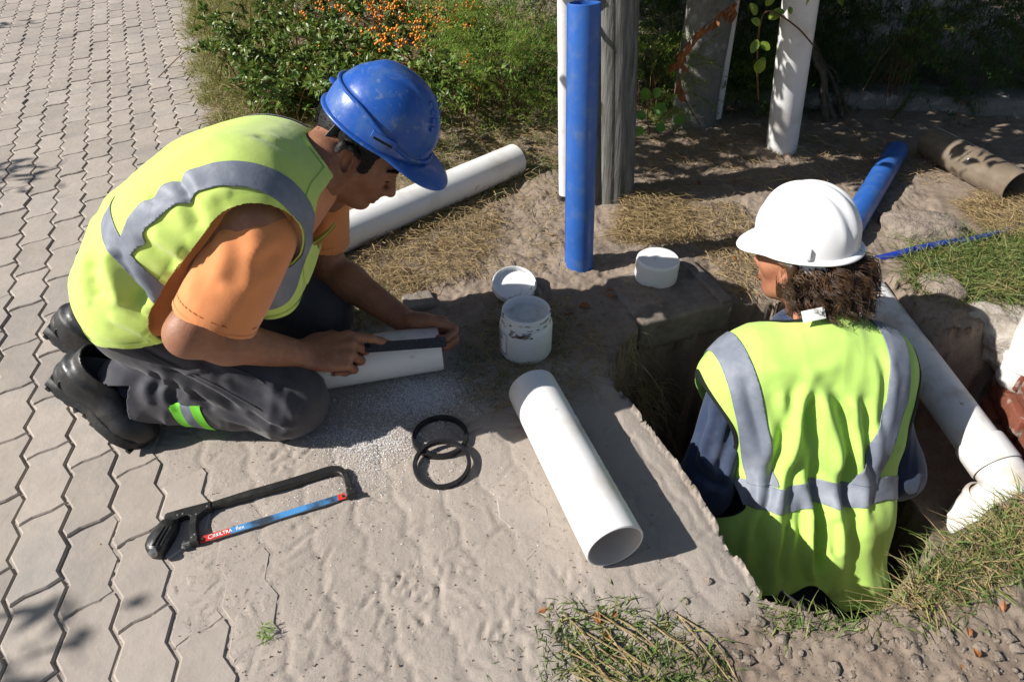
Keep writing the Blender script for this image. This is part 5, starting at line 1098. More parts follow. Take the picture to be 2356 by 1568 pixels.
# curly brown hair
rs = np.random.default_rng(4); HM2 = np.stack([HX2, HY2, HZ2], 1)
def locks(count, per, rad, spread, z0, z1):
    VV, FF, n = [], [], 0; k = 0
    while k < count:
        a = rs.uniform(math.radians(70), math.radians(290)); z = rs.uniform(z0, z1); q = A3([-.012+.097*math.cos(a), .079*math.sin(a), z])
        if q[0] > .006 or (-.040 < q[0] < .02 and -.050 < z < .03 and rs.random() < .9): continue
        if q[0] > -.03 and z < -.03 and rs.random() < .6: continue
        k += 1; tap = 1-.35*sst(-.02, -.08, z); r0 = HC2+HM2@(q*A3([tap, tap, 1])); out = nrm(A3([math.cos(a), math.sin(a), 0])); bk = float(sst(-.1, -.9, math.cos(a))); d0 = nrm(HM2@(out*(.50+.30*bk)+A3([-.45, 0, -.62])))
        L = rs.uniform(.042, .080)*(.75+.45*bk); seg = 11; ph = rs.uniform(0, 6.28); ax = nrm(np.cross(d0, rs.normal(size=3))); ax2 = np.cross(d0, ax); amp = rs.uniform(.010, .020); fr = rs.uniform(5.5, 8.5); cen = []
        for i in range(seg+1):
            t = i/seg; cen.append(r0+d0*L*t+A3([0, 0, -1])*.030*t*t*(L/.08)+(ax*math.sin(ph+t*fr)-ax*math.sin(ph)+ax2*(math.cos(ph+t*fr)-math.cos(ph)))*amp*t**.7)
        cen = A3(cen)
        for _ in range(per):
            o = rs.normal(0, spread, 3); j = rs.normal(0, .0016, (seg+1, 3)).cumsum(0)*.5; tt = np.linspace(0, 1, seg+1)[:, None]; e = int(rs.integers(seg-3, seg+1))+1
            v, f = tube_vf((cen+o*(1-.55*tt)+j)[:e], np.linspace(rad, rad*.35, e), 3, False); VV.append(v); FF += [tuple(x+n for x in y) for y in f]; n += len(v)
    return np.concatenate(VV), FF
V, F = locks(200, 20, .0011, .0055, -.075, .030); hair2 = obj('hair', V, F, M_HAIRBR, P2); V, F = locks(60, 8, .0007, .010, -.08, .02); obj('strands', V, F, M_HAIRBR, hair2)
HS = SDF(); head_sdf(HS, HC2, HX2, HY2, HZ2, .96); Vh, Qh = sdf_mesh(lambda P: HS(P)-.005, HC2-.17, HC2+.17, .005); loc = (Vh-HC2)@HM2
fld = np.maximum.reduce([loc[:, 0]-.02, -(loc[:, 2]+.085), (1-np.linalg.norm((np.abs(loc)*A3([0, 1, 0])+loc*A3([1, 0, 1])-A3([-.004, .082, -.006]))/A3([.024, .05, .034]), axis=1))*.03]); Vh, Th = clip(Vh, tris(Qh), fld); obj('scalp', Vh, Th, M_HAIRBR, hair2)
hard_hat('white hard hat with ridged crown worn by the worker in the pit', HATC2, HX2, HY2, HZ2, 'white', A=.116, Bw=.101, H=.134)
# ------------------------------------------------------------------ plant materials
M_LEAF = mat('glossy_leaf', (.075, .150, .026), .42, .5, col2=(.19, .235, .042), c2scale=30, c2lo=.42, c2hi=.62, var=.3, vscale=60, trans=.22)
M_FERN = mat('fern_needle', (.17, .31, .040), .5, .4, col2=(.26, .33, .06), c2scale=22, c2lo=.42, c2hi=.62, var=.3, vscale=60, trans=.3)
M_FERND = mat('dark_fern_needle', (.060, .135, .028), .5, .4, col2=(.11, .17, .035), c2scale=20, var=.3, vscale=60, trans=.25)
M_GRASS = mat('green_grass', (.095, .165, .035), .55, .4, col2=(.25, .25, .085), c2scale=45, c2lo=.42, c2hi=.62, var=.3, vscale=90, trans=.25)
M_OLIVE = mat('olive_grass', (.19, .225, .045), .6, .3, col2=(.36, .32, .12), c2scale=30, c2lo=.4, c2hi=.62, var=.3, vscale=80, trans=.25)
M_STRAW = mat('dry_straw', (.40, .30, .155), .75, .2, col2=(.26, .185, .09), c2scale=60, c2lo=.4, c2hi=.62, var=.3, vscale=90, trans=.15)
M_DRYLEAF = mat('dry_leaf', (.38, .155, .055), .6, .3, col2=(.22, .085, .035), c2scale=40, var=.25, vscale=60, trans=.25)
M_LIMEL = mat('lime_leaf', (.27, .33, .035), .42, .45, col2=(.14, .26, .03), c2scale=25, var=.15, vscale=60, trans=.35)
M_BARK = mat('grey_bark', (.125, .105, .085), .9, .1, col2=(.07, .058, .045), c2scale=24, var=.3, vscale=40, bump=.9, bscale=60)
M_TWIG = mat('brown_twig', (.15, .085, .045), .8, .2, var=.3, vscale=50)
M_BERRY = mat('orange_berry', (.75, .24, .012), .35, .5, var=.2, vscale=60)
M_SHAVE = mat('white_shaving', (.82, .82, .82), .6, .3)
rs = np.random.default_rng(99)
def inpoly(P, n):
    P = np.asarray(P, float); out = np.zeros((0, 2)); lo, hi = P.min(0), P.max(0)
    while len(out) < n:
        q = rs.uniform(lo, hi, (n*2+20, 2)); out = np.vstack([out, q[poly_sd(P, q[:, 0], q[:, 1]) < 0]])
    return out[:n]
def perp(D):
    h = np.where(np.abs(D[:, 2:3]) < .9, A3([[0, 0, 1.]]), A3([[1., 0, 0]])); X = np.cross(D, h); return X/np.linalg.norm(X, axis=1, keepdims=True)
def unit(D): return D/np.maximum(np.linalg.norm(D, axis=1, keepdims=True), 1e-9)
def leaves(P, D, N, L, Wd, fold=.25):
    """folded leaves: base, two mid edges, rib, tip"""
    D = unit(D); X = unit(np.cross(D, N)); Nn = np.cross(X, D); L = np.broadcast_to(L, len(P))[:, None]; Wd = np.broadcast_to(Wd, len(P))[:, None]
    b = P; m = P+D*L*.5; t = P+D*L-Nn*L*.12; l = P+D*L*.45+X*Wd+Nn*Wd*fold; r = P+D*L*.45-X*Wd+Nn*Wd*fold; l2 = P+D*L*.78+X*Wd*.6+Nn*Wd*fold*.4; r2 = P+D*L*.78-X*Wd*.6+Nn*Wd*fold*.4
    V = np.stack([b, l, m, r, l2, r2, t], 1).reshape(-1, 3); k = np.arange(len(P))[:, None, None]*7
    F = (A3([[0, 2, 1], [0, 3, 2], [1, 2, 4], [2, 3, 5], [2, 6, 4], [2, 5, 6]])[None]+k).reshape(-1, 3); return V, F
def blades(P, D, L, Wd, droop=.5, seg=4):
    """grass blades: tapered curved ribbons"""
    n = len(P); D = unit(D); X = unit(np.cross(D, rs.normal(size=(n, 3)))); L = np.broadcast_to(L, n)[:, None]; Wd = np.broadcast_to(Wd, n)[:, None]; side = unit(rs.normal(size=(n, 3))*A3([1, 1, .2])); rows = []
    dr = rs.uniform(.3, 1.3, (n, 1))*droop; sd = rs.uniform(0, .5, (n, 1))
    for i in range(seg+1):
        t = i/seg; c = P+D*L*t+A3([[0, 0, -1.]])*L*dr*t*t+side*L*sd*t*t; w = Wd*(1-t**1.5)+.0001; rows.append(np.stack([c-X*w, c+X*w], 1))
    V = np.concatenate(rows, 1).reshape(-1, 3); base = []
    for i in range(seg): a = 2*i; base += [[a, a+1, a+3], [a, a+3, a+2]]
    F = (A3(base)[None]+np.arange(n)[:, None, None]*(2*(seg+1))).reshape(-1, 3); return V, F
def join(parts):
    V, F, n = [], [], 0
    for v, f in parts: V.append(v); F.append(f+n); n += len(v)
    return np.concatenate(V), np.concatenate(F)
def gh(xy): return height(xy[:, 0], xy[:, 1])[0]
def grass(name, label, px, n, L, Wd, material, up=1.0, droop=.6, spread=.6, clump=0, cat='grass', loc=None, zoff=-.004, lean=(0, 0, 0), poly=None):
    poly = gpoly(px) if poly is None else poly
    if clump: c = inpoly(poly, clump); xy = c[rs.integers(0, clump, n)]+rs.normal(0, .018, (n, 2))
    else: xy = inpoly(poly, n)
    z = gh(xy); ok = z > -.10; xy, z = xy[ok], z[ok]; n = len(xy); D = np.c_[rs.normal(0, spread, (n, 2)), np.full(n, up)*rs.uniform(.4, 1.2, n)]+A3([lean])
    V, F = blades(np.c_[xy, z+zoff], D, rs.uniform(L[0], L[1], n), rs.uniform(Wd[0], Wd[1], n), droop); o = obj(name, V, F, material, None); return tag(o, label, cat, kind='stuff')
def straw(name, label, px, n, L, material=None, r=.0007, poly=None, zr=.03, cat='straw', hang=0.0):
    """tangled dry stalks lying on the ground"""
    n = int(n*1.35); poly = gpoly(px) if poly is None else poly; xy = inpoly(poly, n); z = np.maximum(gh(xy), -.06); a = rs.uniform(0, 6.283, n); D = np.c_[np.cos(a), np.sin(a), rs.normal(.05, .22, n)]; P = np.c_[xy, z+rs.uniform(.001, zr, n)]
    V, F = blades(P, D, rs.uniform(L[0], L[1], n), rs.uniform(r*.6, r*1.5, n), .25+hang, 4); o = obj(name, V, F, material or M_STRAW, None); return tag(o, label, cat, kind='stuff')
def fern_mesh(roots, dirs, lens, nd=.013, wid=.0010, side=.055, dens=13, droop=.55):
    P, D, S = [], [], []
    for r, d, L in zip(roots, dirs, lens):
        n = max(int(L/.018), 6); d = nrm(d); sx = nrm(np.cross(d, rs.normal(size=3)+A3([0, 0, 2]))); pts = []; c = A3(r); dd = d.copy()
        for i in range(n): dd = nrm(dd+A3([0, 0, -droop/n])+rs.normal(0, .05, 3)); c = c+dd*L/n; pts.append((c, dd.copy()))
        S.append(np.array([r]+[q[0] for q in pts]))
        for i, (c, dd) in enumerate(pts):
            t = (i+1)/n; sl = side*math.sin(math.pi*min(t*.95+.08, 1))*rs.uniform(.7, 1.2)+.008
            for s in (-1, 1):
                bd = nrm(dd*.8+sx*s+rs.normal(0, .18, 3)); m = max(int(dens*sl/side), 3); q = rs.uniform(0, 1, m)
                P.append(c+np.outer(q*sl, bd)); D.append(bd*.7+rs.normal(0, .75, (m, 3)))
    P, D = np.concatenate(P), unit(np.concatenate(D)); n = len(P); X = perp(D); L = rs.uniform(.6, 1.2, (n, 1))*nd; w = wid*rs.uniform(.7, 1.3, (n, 1))
    V = np.stack([P-X*w, P+X*w, P+D*L+X*w*.3, P+D*L-X*w*.3], 1).reshape(-1, 3); F = A3([[0, 1, 2, 3]])[None]+np.arange(n)[:, None, None]*4; return V, F.reshape(-1, 4), S
def fern(name, label, centre, size, n, L, material, loc, up=.7, cat='fern', nd=.013, wid=.0011):
    t = thing(name, label, cat, loc); c = A3(centre); roots = c+rs.uniform(-1, 1, (n, 3))*A3(size); dirs = unit((roots-c)/A3(size)*A3([1, 1, .5])+A3([0, -.35, up])+rs.normal(0, .5, (n, 3)))
    V, F, S = fern_mesh(roots, dirs, rs.uniform(L[0], L[1], n), nd=nd, wid=wid); o = obj('foliage', V, F, material, t, smooth=False); tag(o, kind='stuff')
    mb = MB()
    for s in S: mb.tube(s[::2] if len(s) > 6 else s, .0009, 4, False)
    for k in range(14): e = c+rs.uniform(-1, 1, 3)*A3(size)*.8; b = A3([c[0]+rs.normal(0, .05), c[1]+rs.normal(0, .05), A3(loc)[2]]); mb.tube(curve([b, lerp(b, e, .5)+A3([0, 0, .05]), e], 8), .0016, 5)
    o = mb.obj('stem', M_TWIG, t); tag(o, kind='stuff'); return t

# ------------------------------------------------------------------ berry bush by the paving
t = thing('berry_bush', 'dark green bush with clusters of orange berries behind the kneeling worker', 'bush', (-.7, 3.3, .0))
pts = []; twigs = MB(); LP, LD, LN = [], [], []; berr = []
spots = []
for k in range(430):
    u, v = rs.uniform(470, 1130), rs.uniform(-120, 215); hgt = rs.uniform(.02, .30)
    if u < 560 and v > 120: continue
    spots.append(W(u, v, h=hgt))
for k in range(70): spots.append(W(rs.uniform(600, 760), rs.uniform(150, 245), h=rs.uniform(.02, .10)))
for e in spots:
    b = A3([e[0]+rs.normal(0, .16), e[1]+rs.uniform(.05, .35), .0]); m = lerp(b, e, .6)+A3([0, 0, rs.uniform(.02, .12)]); tip = e+A3([rs.normal(0, .06), rs.uniform(-.12, .02), rs.normal(0, .04)]); c = curve([b, m, e, tip], 14); twigs.tube(c, np.linspace(.0028, .0008, 14), 4, False)
    k = rs.integers(28, 52); i = rs.integers(5, 13, k); f = rs.random((k, 1)); base = c[i]*(1-f)+c[i+1 if True else i]*f; tg = c[i+1]-c[i]; out = unit(unit(tg)*.7+rs.normal(0, .8, (k, 3))+A3([[0, -.25, .35]])); LP.append(base); LD.append(out); LN.append(unit(rs.normal(0, .5, (k, 3))+A3([[-.4, -.2, 1]])))
    if rs.random() < .24 and e[0] > -.95 and e[1] > 2.9: berr.append(tip)
LP, LD, LN = map(np.concatenate, (LP, LD, LN)); V, F = leaves(LP, LD, LN, rs.uniform(.022, .042, len(LP)), rs.uniform(.006, .0105, len(LP))); o = obj('foliage', V, F, M_LEAF, t, smooth=False); tag(o, kind='stuff')
tag(twigs.obj('twig', M_TWIG, t), kind='stuff')
bm = bmesh.new(); bmesh.ops.create_icosphere(bm, subdivisions=1, radius=.0058); BV = A3([v.co[:] for v in bm.verts]); BF = A3([[v.index for v in f.verts] for f in bm.faces]); bm.free()
for u, v in ((850, 10), (870, 35), (900, 20), (925, 50), (960, 55), (985, 25), (1000, 48), (850, 85), (880, 95), (1010, 15), (740, 12), (790, 15), (920, 95), (865, 60), (830, 120), (1040, 45), (700, 45), (960, 90), (935, 20), (880, 8), (975, 70), (905, 70), (1020, 70), (820, 40), (1060, 20)): berr.append(W(u, v, h=rs.uniform(.20, .32)))
parts = []
for b in berr:
    for k in range(rs.integers(9, 24)): parts.append((BV*rs.uniform(.8, 1.15)+b+rs.normal(0, .017, 3), BF))
V, F = join(parts); o = obj('berries', V, F, M_BERRY, t); tag(o, kind='stuff')

# ------------------------------------------------------------------ ferns
fern('asparagus_fern', 'bright green feathery fern beside the pale conduit', W(1180, 140, h=.18), (.22, .26, .16), 300, (.12, .26), M_FERN, W(1180, 200, h=0))
fern('asparagus_fern', 'feathery green fern growing between timber pole and grey post', W(1505, 190, h=.16), (.10, .16, .16), 110, (.10, .2), M_FERN, W(1505, 230, h=0))
fern('asparagus_fern', 'small feathery fern between thin and thick white pipes', W(1720, 190, h=.13), (.08, .06, .13), 60, (.08, .16), M_FERN, W(1720, 230, h=0))
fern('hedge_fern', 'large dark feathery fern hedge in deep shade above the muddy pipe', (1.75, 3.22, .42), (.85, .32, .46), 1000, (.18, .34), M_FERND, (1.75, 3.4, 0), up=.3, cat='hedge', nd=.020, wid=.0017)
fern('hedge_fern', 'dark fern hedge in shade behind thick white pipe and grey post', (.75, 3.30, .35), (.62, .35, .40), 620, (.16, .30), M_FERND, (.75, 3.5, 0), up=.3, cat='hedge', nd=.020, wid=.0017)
fern('asparagus_fern', 'single sunlit fern spray hanging in front of the shaded hedge', W(2095, 110, y=2.85), (.06, .04, .10), 14, (.08, .15), M_FERN, W(2095, 240, h=0))

# ------------------------------------------------------------------ grasses
VERGE = [(425, 0), (440, 150), (480, 300), (560, 340), (700, 330), (760, 240), (640, 60), (600, 0)]
grass('verge_grass', 'wispy olive green grass along the paving edge behind the worker', VERGE, 9500, (.05, .18), (.0006, .0013), M_OLIVE, clump=520)
grass('verge_grass', 'dry yellow grass mixed along the paving edge', VERGE, 2600, (.03, .09), (.0006, .0012), M_STRAW, clump=300, spread=1.0)
MID = [(700, 330), (760, 240), (1000, 180), (1280, 230), (1290, 400), (1200, 440), (900, 560), (760, 520), (690, 420)]
grass('meadow_grass', 'green grass around the long white pipe', MID, 8000, (.03, .10), (.0007, .0015), M_GRASS, clump=420, spread=.9)
straw('dead_grass', 'dry straw matted around the long white pipe', MID, 5200, (.03, .09))
straw('dead_grass', 'matted dry straw under the berry bush', [(600, 0), (470, 300), (700, 330), (1000, 240), (1280, 240), (1280, 60), (1000, 0)], 5200, (.04, .12), zr=.05)
grass('bush_grass', 'green grass growing under the berry bush', [(470, 0), (500, 300), (1000, 250), (1280, 260), (1280, 60), (1000, 0)], 9000, (.05, .15), (.0008, .0016), M_OLIVE, clump=420)
straw('dead_grass', 'tangle of dry straw on soil in front of the long white pipe', [(820, 600), (870, 520), (1000, 470), (1120, 480), (1160, 520), (1100, 640), (960, 690), (850, 650)], 2300, (.03, .085), zr=.028)
straw('dead_grass', 'thin scatter of dry straw on soil round the blue pipe', [(1000, 640), (1120, 460), (1290, 420), (1290, 640), (1140, 660)], 500, (.02, .07), zr=.012)
straw('dead_grass', 'mound of dry straw at the foot of the timber pole', [(1410, 560), (1440, 470), (1560, 455), (1600, 560), (1500, 575)], 2600, (.03, .09), zr=.03)
straw('dead_grass', 'dry straw scattered between straw mound and white hard hat', [(1560, 480), (1700, 470), (1760, 540), (1740, 690), (1690, 690), (1600, 570)], 1100, (.03, .08), zr=.02)
straw('dead_grass', 'pale straw tuft beside the muddy pipe', [(2200, 480), (2260, 445), (2420, 440), (2420, 560), (2280, 545)], 2300, (.03, .09), zr=.03)
straw('dead_grass', 'dry straw scattered on shaded soil by the standing pipes', [(1480, 440), (1480, 320), (2050, 320), (2200, 420), (1900, 440)], 1500, (.03, .10), zr=.015)
GREEN_R = [(2085, 640), (2100, 585), (2200, 560), (2420, 540), (2460, 700), (2300, 690), (2200, 680), (2120, 665)]
grass('couch_grass', 'thick green grass tussock overhanging the trench', GREEN_R, 6500, (.05, .14), (.0008, .0016), M_GRASS, clump=260, spread=1.0, lean=(-.1, -.35, 0), zoff=.0)
straw('dead_grass', 'dry stalks in the green tussock over the trench', GREEN_R, 700, (.04, .10), zr=.03, hang=.6)
LOW_R = [(2000, 1400), (2060, 1362), (2130, 1300), (2215, 1222), (2356, 1142), (2500, 1100), (2500, 1350), (2300, 1330), (2150, 1420)]
grass('couch_grass', 'green grass along the near pit edge by the drain bend', LOW_R, 3000, (.03, .075), (.0009, .0017), M_GRASS, clump=240, spread=1.1)
straw('dead_grass', 'dry stalks along the near pit edge by the drain bend', LOW_R, 900, (.03, .07), zr=.012)
grass('couch_grass', 'thin fringe of grass at the pit edge behind the spade', [(1750, 1370), (1800, 1415), (1950, 1425), (2050, 1370), (2060, 1400), (1960, 1450), (1780, 1440)], 420, (.02, .06), (.0008, .0015), M_GRASS, clump=60, spread=1.0)
grass('couch_grass', 'sprawling green grass patch on sand below the white pipe', [(1270, 1450), (1340, 1395), (1480, 1400), (1600, 1470), (1690, 1568), (1560, 1640), (1290, 1640)], 2100, (.018, .050), (.0010, .0019), M_GRASS, clump=190, spread=1.4, droop=.4)
mb = MB()
for k in range(26):
    a = W(rs.uniform(1290, 1560), rs.uniform(1400, 1560), h=.006); an = rs.uniform(-1.1, -.2); L = rs.uniform(.05, .16); b = a+A3([math.cos(an), math.sin(an), 0])*L; mb.tube(curve([a, lerp(a, b, .5)+A3([rs.normal(0, .006), rs.normal(0, .006), .008]), b], 8), .0013, 5)
o = mb.obj('grass_runner', M_STRAW, None); tag(o, 'pale creeping grass runners on sand below the white pipe', 'grass', kind='stuff')
grass('sparse_grass', 'sparse grass in shade around the open jar', [(1050, 840), (1130, 760), (1150, 700), (1300, 690), (1300, 880), (1160, 930), (1060, 910)], 1500, (.02, .055), (.0006, .0012), M_GRASS, clump=160, spread=1.3, droop=.5)
straw('dead_grass', 'dry stalks in shade around the open jar', [(1040, 860), (1130, 700), (1300, 690), (1400, 800), (1380, 900), (1160, 960)], 800, (.03, .08), zr=.012)
grass('sparse_grass', 'short grass by the worker\'s far knee', [(690, 680), (800, 620), (930, 650), (940, 720), (800, 760), (760, 720)], 1500, (.02, .05), (.0007, .0014), M_GRASS, clump=120, spread=1.1)
straw('dead_grass', 'dry stalks by the worker\'s far knee', [(690, 680), (800, 600), (960, 640), (950, 740), (800, 770), (760, 730)], 900, (.03, .07), zr=.015)
P = gpoly([(1400, 850), (1440, 780), (1520, 735), (1560, 735), (1500, 800), (1450, 900)]); xy = inpoly(P, 520); n = len(xy); Pz = np.c_[xy, np.maximum(gh(xy), -.22)+.01]; V, F = blades(Pz, np.c_[rs.normal(.25, .5, n), rs.normal(-.25, .5, n), rs.normal(.1, .5, n)], rs.uniform(.05, .17, n), rs.uniform(.0005, .0011, n), 1.1, 6); o = obj('hanging_roots', V, F, M_STRAW, None); tag(o, 'tangled dry roots hanging over the pit corner by the concrete block', 'roots', kind='stuff')
grass('dirt_sprouts', 'sparse grass sprouts on sand at the bottom of the paving', [(1100, 1568), (1150, 1380), (1300, 1390), (1280, 1568)], 90, (.01, .03), (.0006, .0012), M_GRASS, spread=1.4)

# ------------------------------------------------------------------ leafy twigs among the pipes
def big_leaves(parent, specs, material, wl=.32):
    for u, v, y, L, ang, pit_ in specs:
        p = W(u, v, y=y)[None]; D = A3([[math.cos(ang), -.25+rs.normal(0, .2), math.sin(ang)]]); N = A3([[rs.normal(-.2, .25), -.75, .55]]); V, F = leaves(p, D, N, L, L*wl, .3); q = obj('leaf', V, F, material, parent, smooth=False); m = q.modifiers.new('s', 'SUBSURF'); m.levels = m.render_levels = 1
t = thing('climbing_twig', 'leafy twig with yellow green leaves across the thick white pipe', 'plant', W(1745, 260, h=0))
MB().tube(curve([W(1745, 230, y=2.42), W(1742, 150, y=2.38), W(1748, 60, y=2.34), W(1770, 25, y=2.32), W(1830, 60, y=2.25), W(1872, 105, y=2.24)], 30), .0028, 6).obj('stem', M_TWIG, t)
big_leaves(t, [(1745, 85, 2.33, .055, -1.9, 0), (1760, 45, 2.33, .06, .5, 0), (1752, 60, 2.33, .05, 2.6, 0), (1770, 30, 2.32, .05, .2, 0), (1742, 40, 2.34, .055, 2.2, 0), (1758, 20, 2.32, .055, 1.2, 0), (1738, 175, 2.38, .075, 1.45, 0), (1745, 95, 2.34, .05, -.5, 0), (1815, 12, 2.26, .03, -1.2, 0)], M_LIMEL)
t = thing('dry_branch', 'thin branch of curled dry orange leaves in front of the grey post', 'branch', W(1605, 300, h=0))
br_ = curve([W(1612, 290, y=2.50), W(1570, 215, y=2.48), W(1562, 140, y=2.46), W(1590, 90, y=2.44), W(1640, 45, y=2.42), W(1700, 0, y=2.40)], 40); MB().tube(br_, np.linspace(.0024, .0012, 40), 6).obj('stem', M_TWIG, t)
for k in range(30):
    i = rs.integers(8, 39); p = (br_[i]+rs.normal(0, .004, 3))[None]; D = A3([[rs.normal(-.15, .5), rs.normal(-.2, .3), -1.0]]); V, F = leaves(p, D, A3([[rs.normal(0, .6), -1, .3]]), rs.uniform(.035, .06), rs.uniform(.008, .014), .7); obj('leaf', V, F, M_DRYLEAF, t, smooth=False)
t = thing('broadleaf_weed', 'low weed with broad bright green leaves beside the timber pole', 'plant', W(1490, 300, h=0))
MB().tube(curve([W(1492, 300, h=0), W(1490, 265, y=2.42), W(1495, 215, y=2.44)], 10), .002, 5).obj('stem', M_TWIG, t)
big_leaves(t, [(1488, 270, 2.40, .055, 2.7, 0), (1498, 255, 2.40, .06, .4, 0), (1490, 235, 2.42, .06, 1.9, 0), (1500, 225, 2.42, .055, 1.0, 0), (1485, 290, 2.40, .055, -2.4, 0), (1505, 285, 2.40, .05, -.4, 0), (1545, 280, 2.42, .05, .3, 0)], mat('weed_leaf', (.10, .24, .025), .45, .45, var=.2, vscale=40, trans=.3), .42)
t = thing('bare_stems', 'bundle of bare twisted grey stems rising beside the thick white pipe', 'shrub', W(1945, 292, h=0))
for k in range(7):
    b = W(1905+k*9, 285+rs.normal(0, 5), h=0); a = W(1872+k*3, 130, y=2.75+.03*k); MB().tube(curve([b, lerp(b, a, .35)+A3([rs.normal(0, .02), rs.normal(0, .02), .01]), lerp(b, a, .7)+A3([rs.normal(0, .02), 0, .01]), a, a+(a-b)*.5+A3([-.05, 0, .1])], 20), np.linspace(.012, .006, 20)*rs.uniform(.6, 1.2), 7).obj('stem', M_BARK, t)
for k in range(9):
    b = W(rs.uniform(1850, 2300), rs.uniform(150, 330), h=rs.uniform(.02, .12)); a = b+A3([rs.uniform(-.3, .4), rs.uniform(-.05, .2), rs.uniform(.02, .3)]); MB().tube(curve([b, lerp(b, a, .5)+A3([0, 0, .06]), a], 10), .0018, 5).obj('twig', M_TWIG, t)

# ------------------------------------------------------------------ tree behind, its crown overhangs the standing pipes and shades them
t = thing('shade_tree', 'leafy tree overhanging the standing pipes from behind', 'tree', (.4, 5.5, 0))
mb = MB(); mb.tube(curve([(.4, 5.5, -.05), (.42, 5.45, .9), (.35, 5.3, 1.8), (.3, 5.2, 2.6)], 16), np.linspace(.13, .07, 16), 14)
limbs = []
for e in ((-.15, 2.7, 1.05), (.35, 3.1, 1.2), (-.3, 3.5, 1.3), (.8, 3.6, 1.4), (.2, 4.0, 1.7), (1.1, 4.3, 1.6), (-.5, 4.4, 1.8)):
    s = A3([.36, 5.3, 1.5]); c = curve([s, lerp(s, e, .5)+A3([0, 0, .35]), A3(e)], 14); mb.tube(c, np.linspace(.045, .012, 14), 8); limbs.append(c)
mb.obj('trunk', M_BARK, t, sharp=80)
cl = []
while len(cl) < 620:
    xs, y, z = rs.uniform(.42, 2.9), rs.uniform(2.0, 4.6), rs.uniform(.66, 1.35); x = xs-1.33*z; lat = -.182*x+.983*y      # xs: where its shade reaches the ground
    if z < 1.1-.2494*y/1.0896+.13 or lat < 2.10-.10*float(sst(.9, 1.4, xs)): continue
    if lat > 2.46 and xs < .80: continue
    keep = .45+.55*float(sst(2.12, 2.25, lat))
    if abs(lat-2.20) < .085 and .90 < xs < 1.80: keep = .10
    if abs(lat-2.55) < .07 and .66 < xs < 1.35: keep = .25
    if 2.3 < lat < 2.46 and .42 < xs < .95: keep = .35
    if rs.random() < keep: cl.append((x, y, z))
cl = A3(cl); n = 32; P = (cl[:, None, :]+rs.normal(0, .075, (len(cl), n, 3))).reshape(-1, 3); P = P[P[:, 2] > 1.1-.2494*P[:, 1]/1.0896+.04]; N = len(P); V, F = leaves(P, rs.normal(0, 1, (N, 3))+A3([[0, -.2, -.4]]), rs.normal(0, .6, (N, 3))+A3([[0, 0, 1]]), rs.uniform(.05, .085, N), rs.uniform(.014, .022, N)); o = obj('crown', V, F, M_LEAF, t, smooth=False); tag(o, kind='stuff')

t = thing('street_tree', 'leafy tree at the side of the paving, its shadow falling on the pavers', 'tree', (-3.9, -2.2, 0))
mb = MB(); mb.tube(curve([(-3.9, -2.2, -.05), (-3.85, -2.2, 1.0), (-3.9, -2.1, 2.2)], 12), np.linspace(.11, .06, 12), 12); cl = []
for su, sv in ((25, 1515), (15, 385), (0, 420), (0, 60)):
    q = W(su, sv, h=0); z = rs.uniform(1.25, 1.4); e = A3([q[0]-1.33*z, q[1]-.246*z, z]); cl.append(e); mb.tube(curve([(-3.87, -2.2, 1.3), lerp((-3.87, -2.2, 1.5), e, .5), e], 10), np.linspace(.02, .0025, 10), 6)
mb.obj('trunk', M_BARK, t, sharp=80); P = np.concatenate([c+rs.normal(0, .05, (26, 3)) for c in cl]); N = len(P); V, F = leaves(P, rs.normal(0, 1, (N, 3)), rs.normal(0, .6, (N, 3))+A3([[0, 0, 1]]), rs.uniform(.06, .10, N), rs.uniform(.010, .016, N)); o = obj('crown', V, F, M_LEAF, t, smooth=False); tag(o, kind='stuff')

# ------------------------------------------------------------------ clods, lumps, leaves, shavings
def clod(label, c, size, rot, amp, seed, name='soil_clod'):
    bm = bmesh.new(); bmesh.ops.create_icosphere(bm, subdivisions=5, radius=1.0); V = A3([v.co[:] for v in bm.verts]); F = [[v.index for v in f.verts] for f in bm.faces]; bm.free()
    V = np.sign(V)*np.abs(V)**.72*A3(size); ca, sa = math.cos(rot), math.sin(rot); N = unit(V); V = V+N*(amp*fbm(V[:, 0]*16+seed, V[:, 1]*16, V[:, 2]*16, 5, .6))[:, None]; V = V@A3([[ca, sa, 0], [-sa, ca, 0], [0, 0, 1]])+A3(c); o = obj(name, V, F, M_SOIL, None); return tag(o, label, 'clod')
c = W(2110, 520, h=.02); clod('large flat clod of dry soil between the blue pipe and straw tuft', (c[0]+.02, c[1], .0), (.125, .085, .050), -.15, .030, 1.3)
c = W(2148, 690, h=-.04); clod('rounded lump of soil under the green tussock at the trench edge', (c[0], c[1], -.055), (.060, .075, .085), .3, .03, 4.1)
lump = []
for k in range(4):
    bm = bmesh.new(); bmesh.ops.create_icosphere(bm, subdivisions=2, radius=1.0); V = A3([v.co[:] for v in bm.verts]); F = A3([[v.index for v in f.verts] for f in bm.faces]); bm.free(); V = V*A3([1, .75, .55])+unit(V)*(.75*fbm(V[:, 0]*1.5+k*7, V[:, 1]*1.5, V[:, 2]*1.5, 4, .6))[:, None]; lump.append(make_mesh('soil_lump', V, F, M_SOIL))
LP_ = gpoly([(1880, 1568), (1960, 1440), (2060, 1400), (2300, 1440), (2380, 1568)]); LP2 = gpoly([(1500, 1330), (1700, 1330), (1760, 1400), (1900, 1430), (1900, 1568), (1560, 1500)])
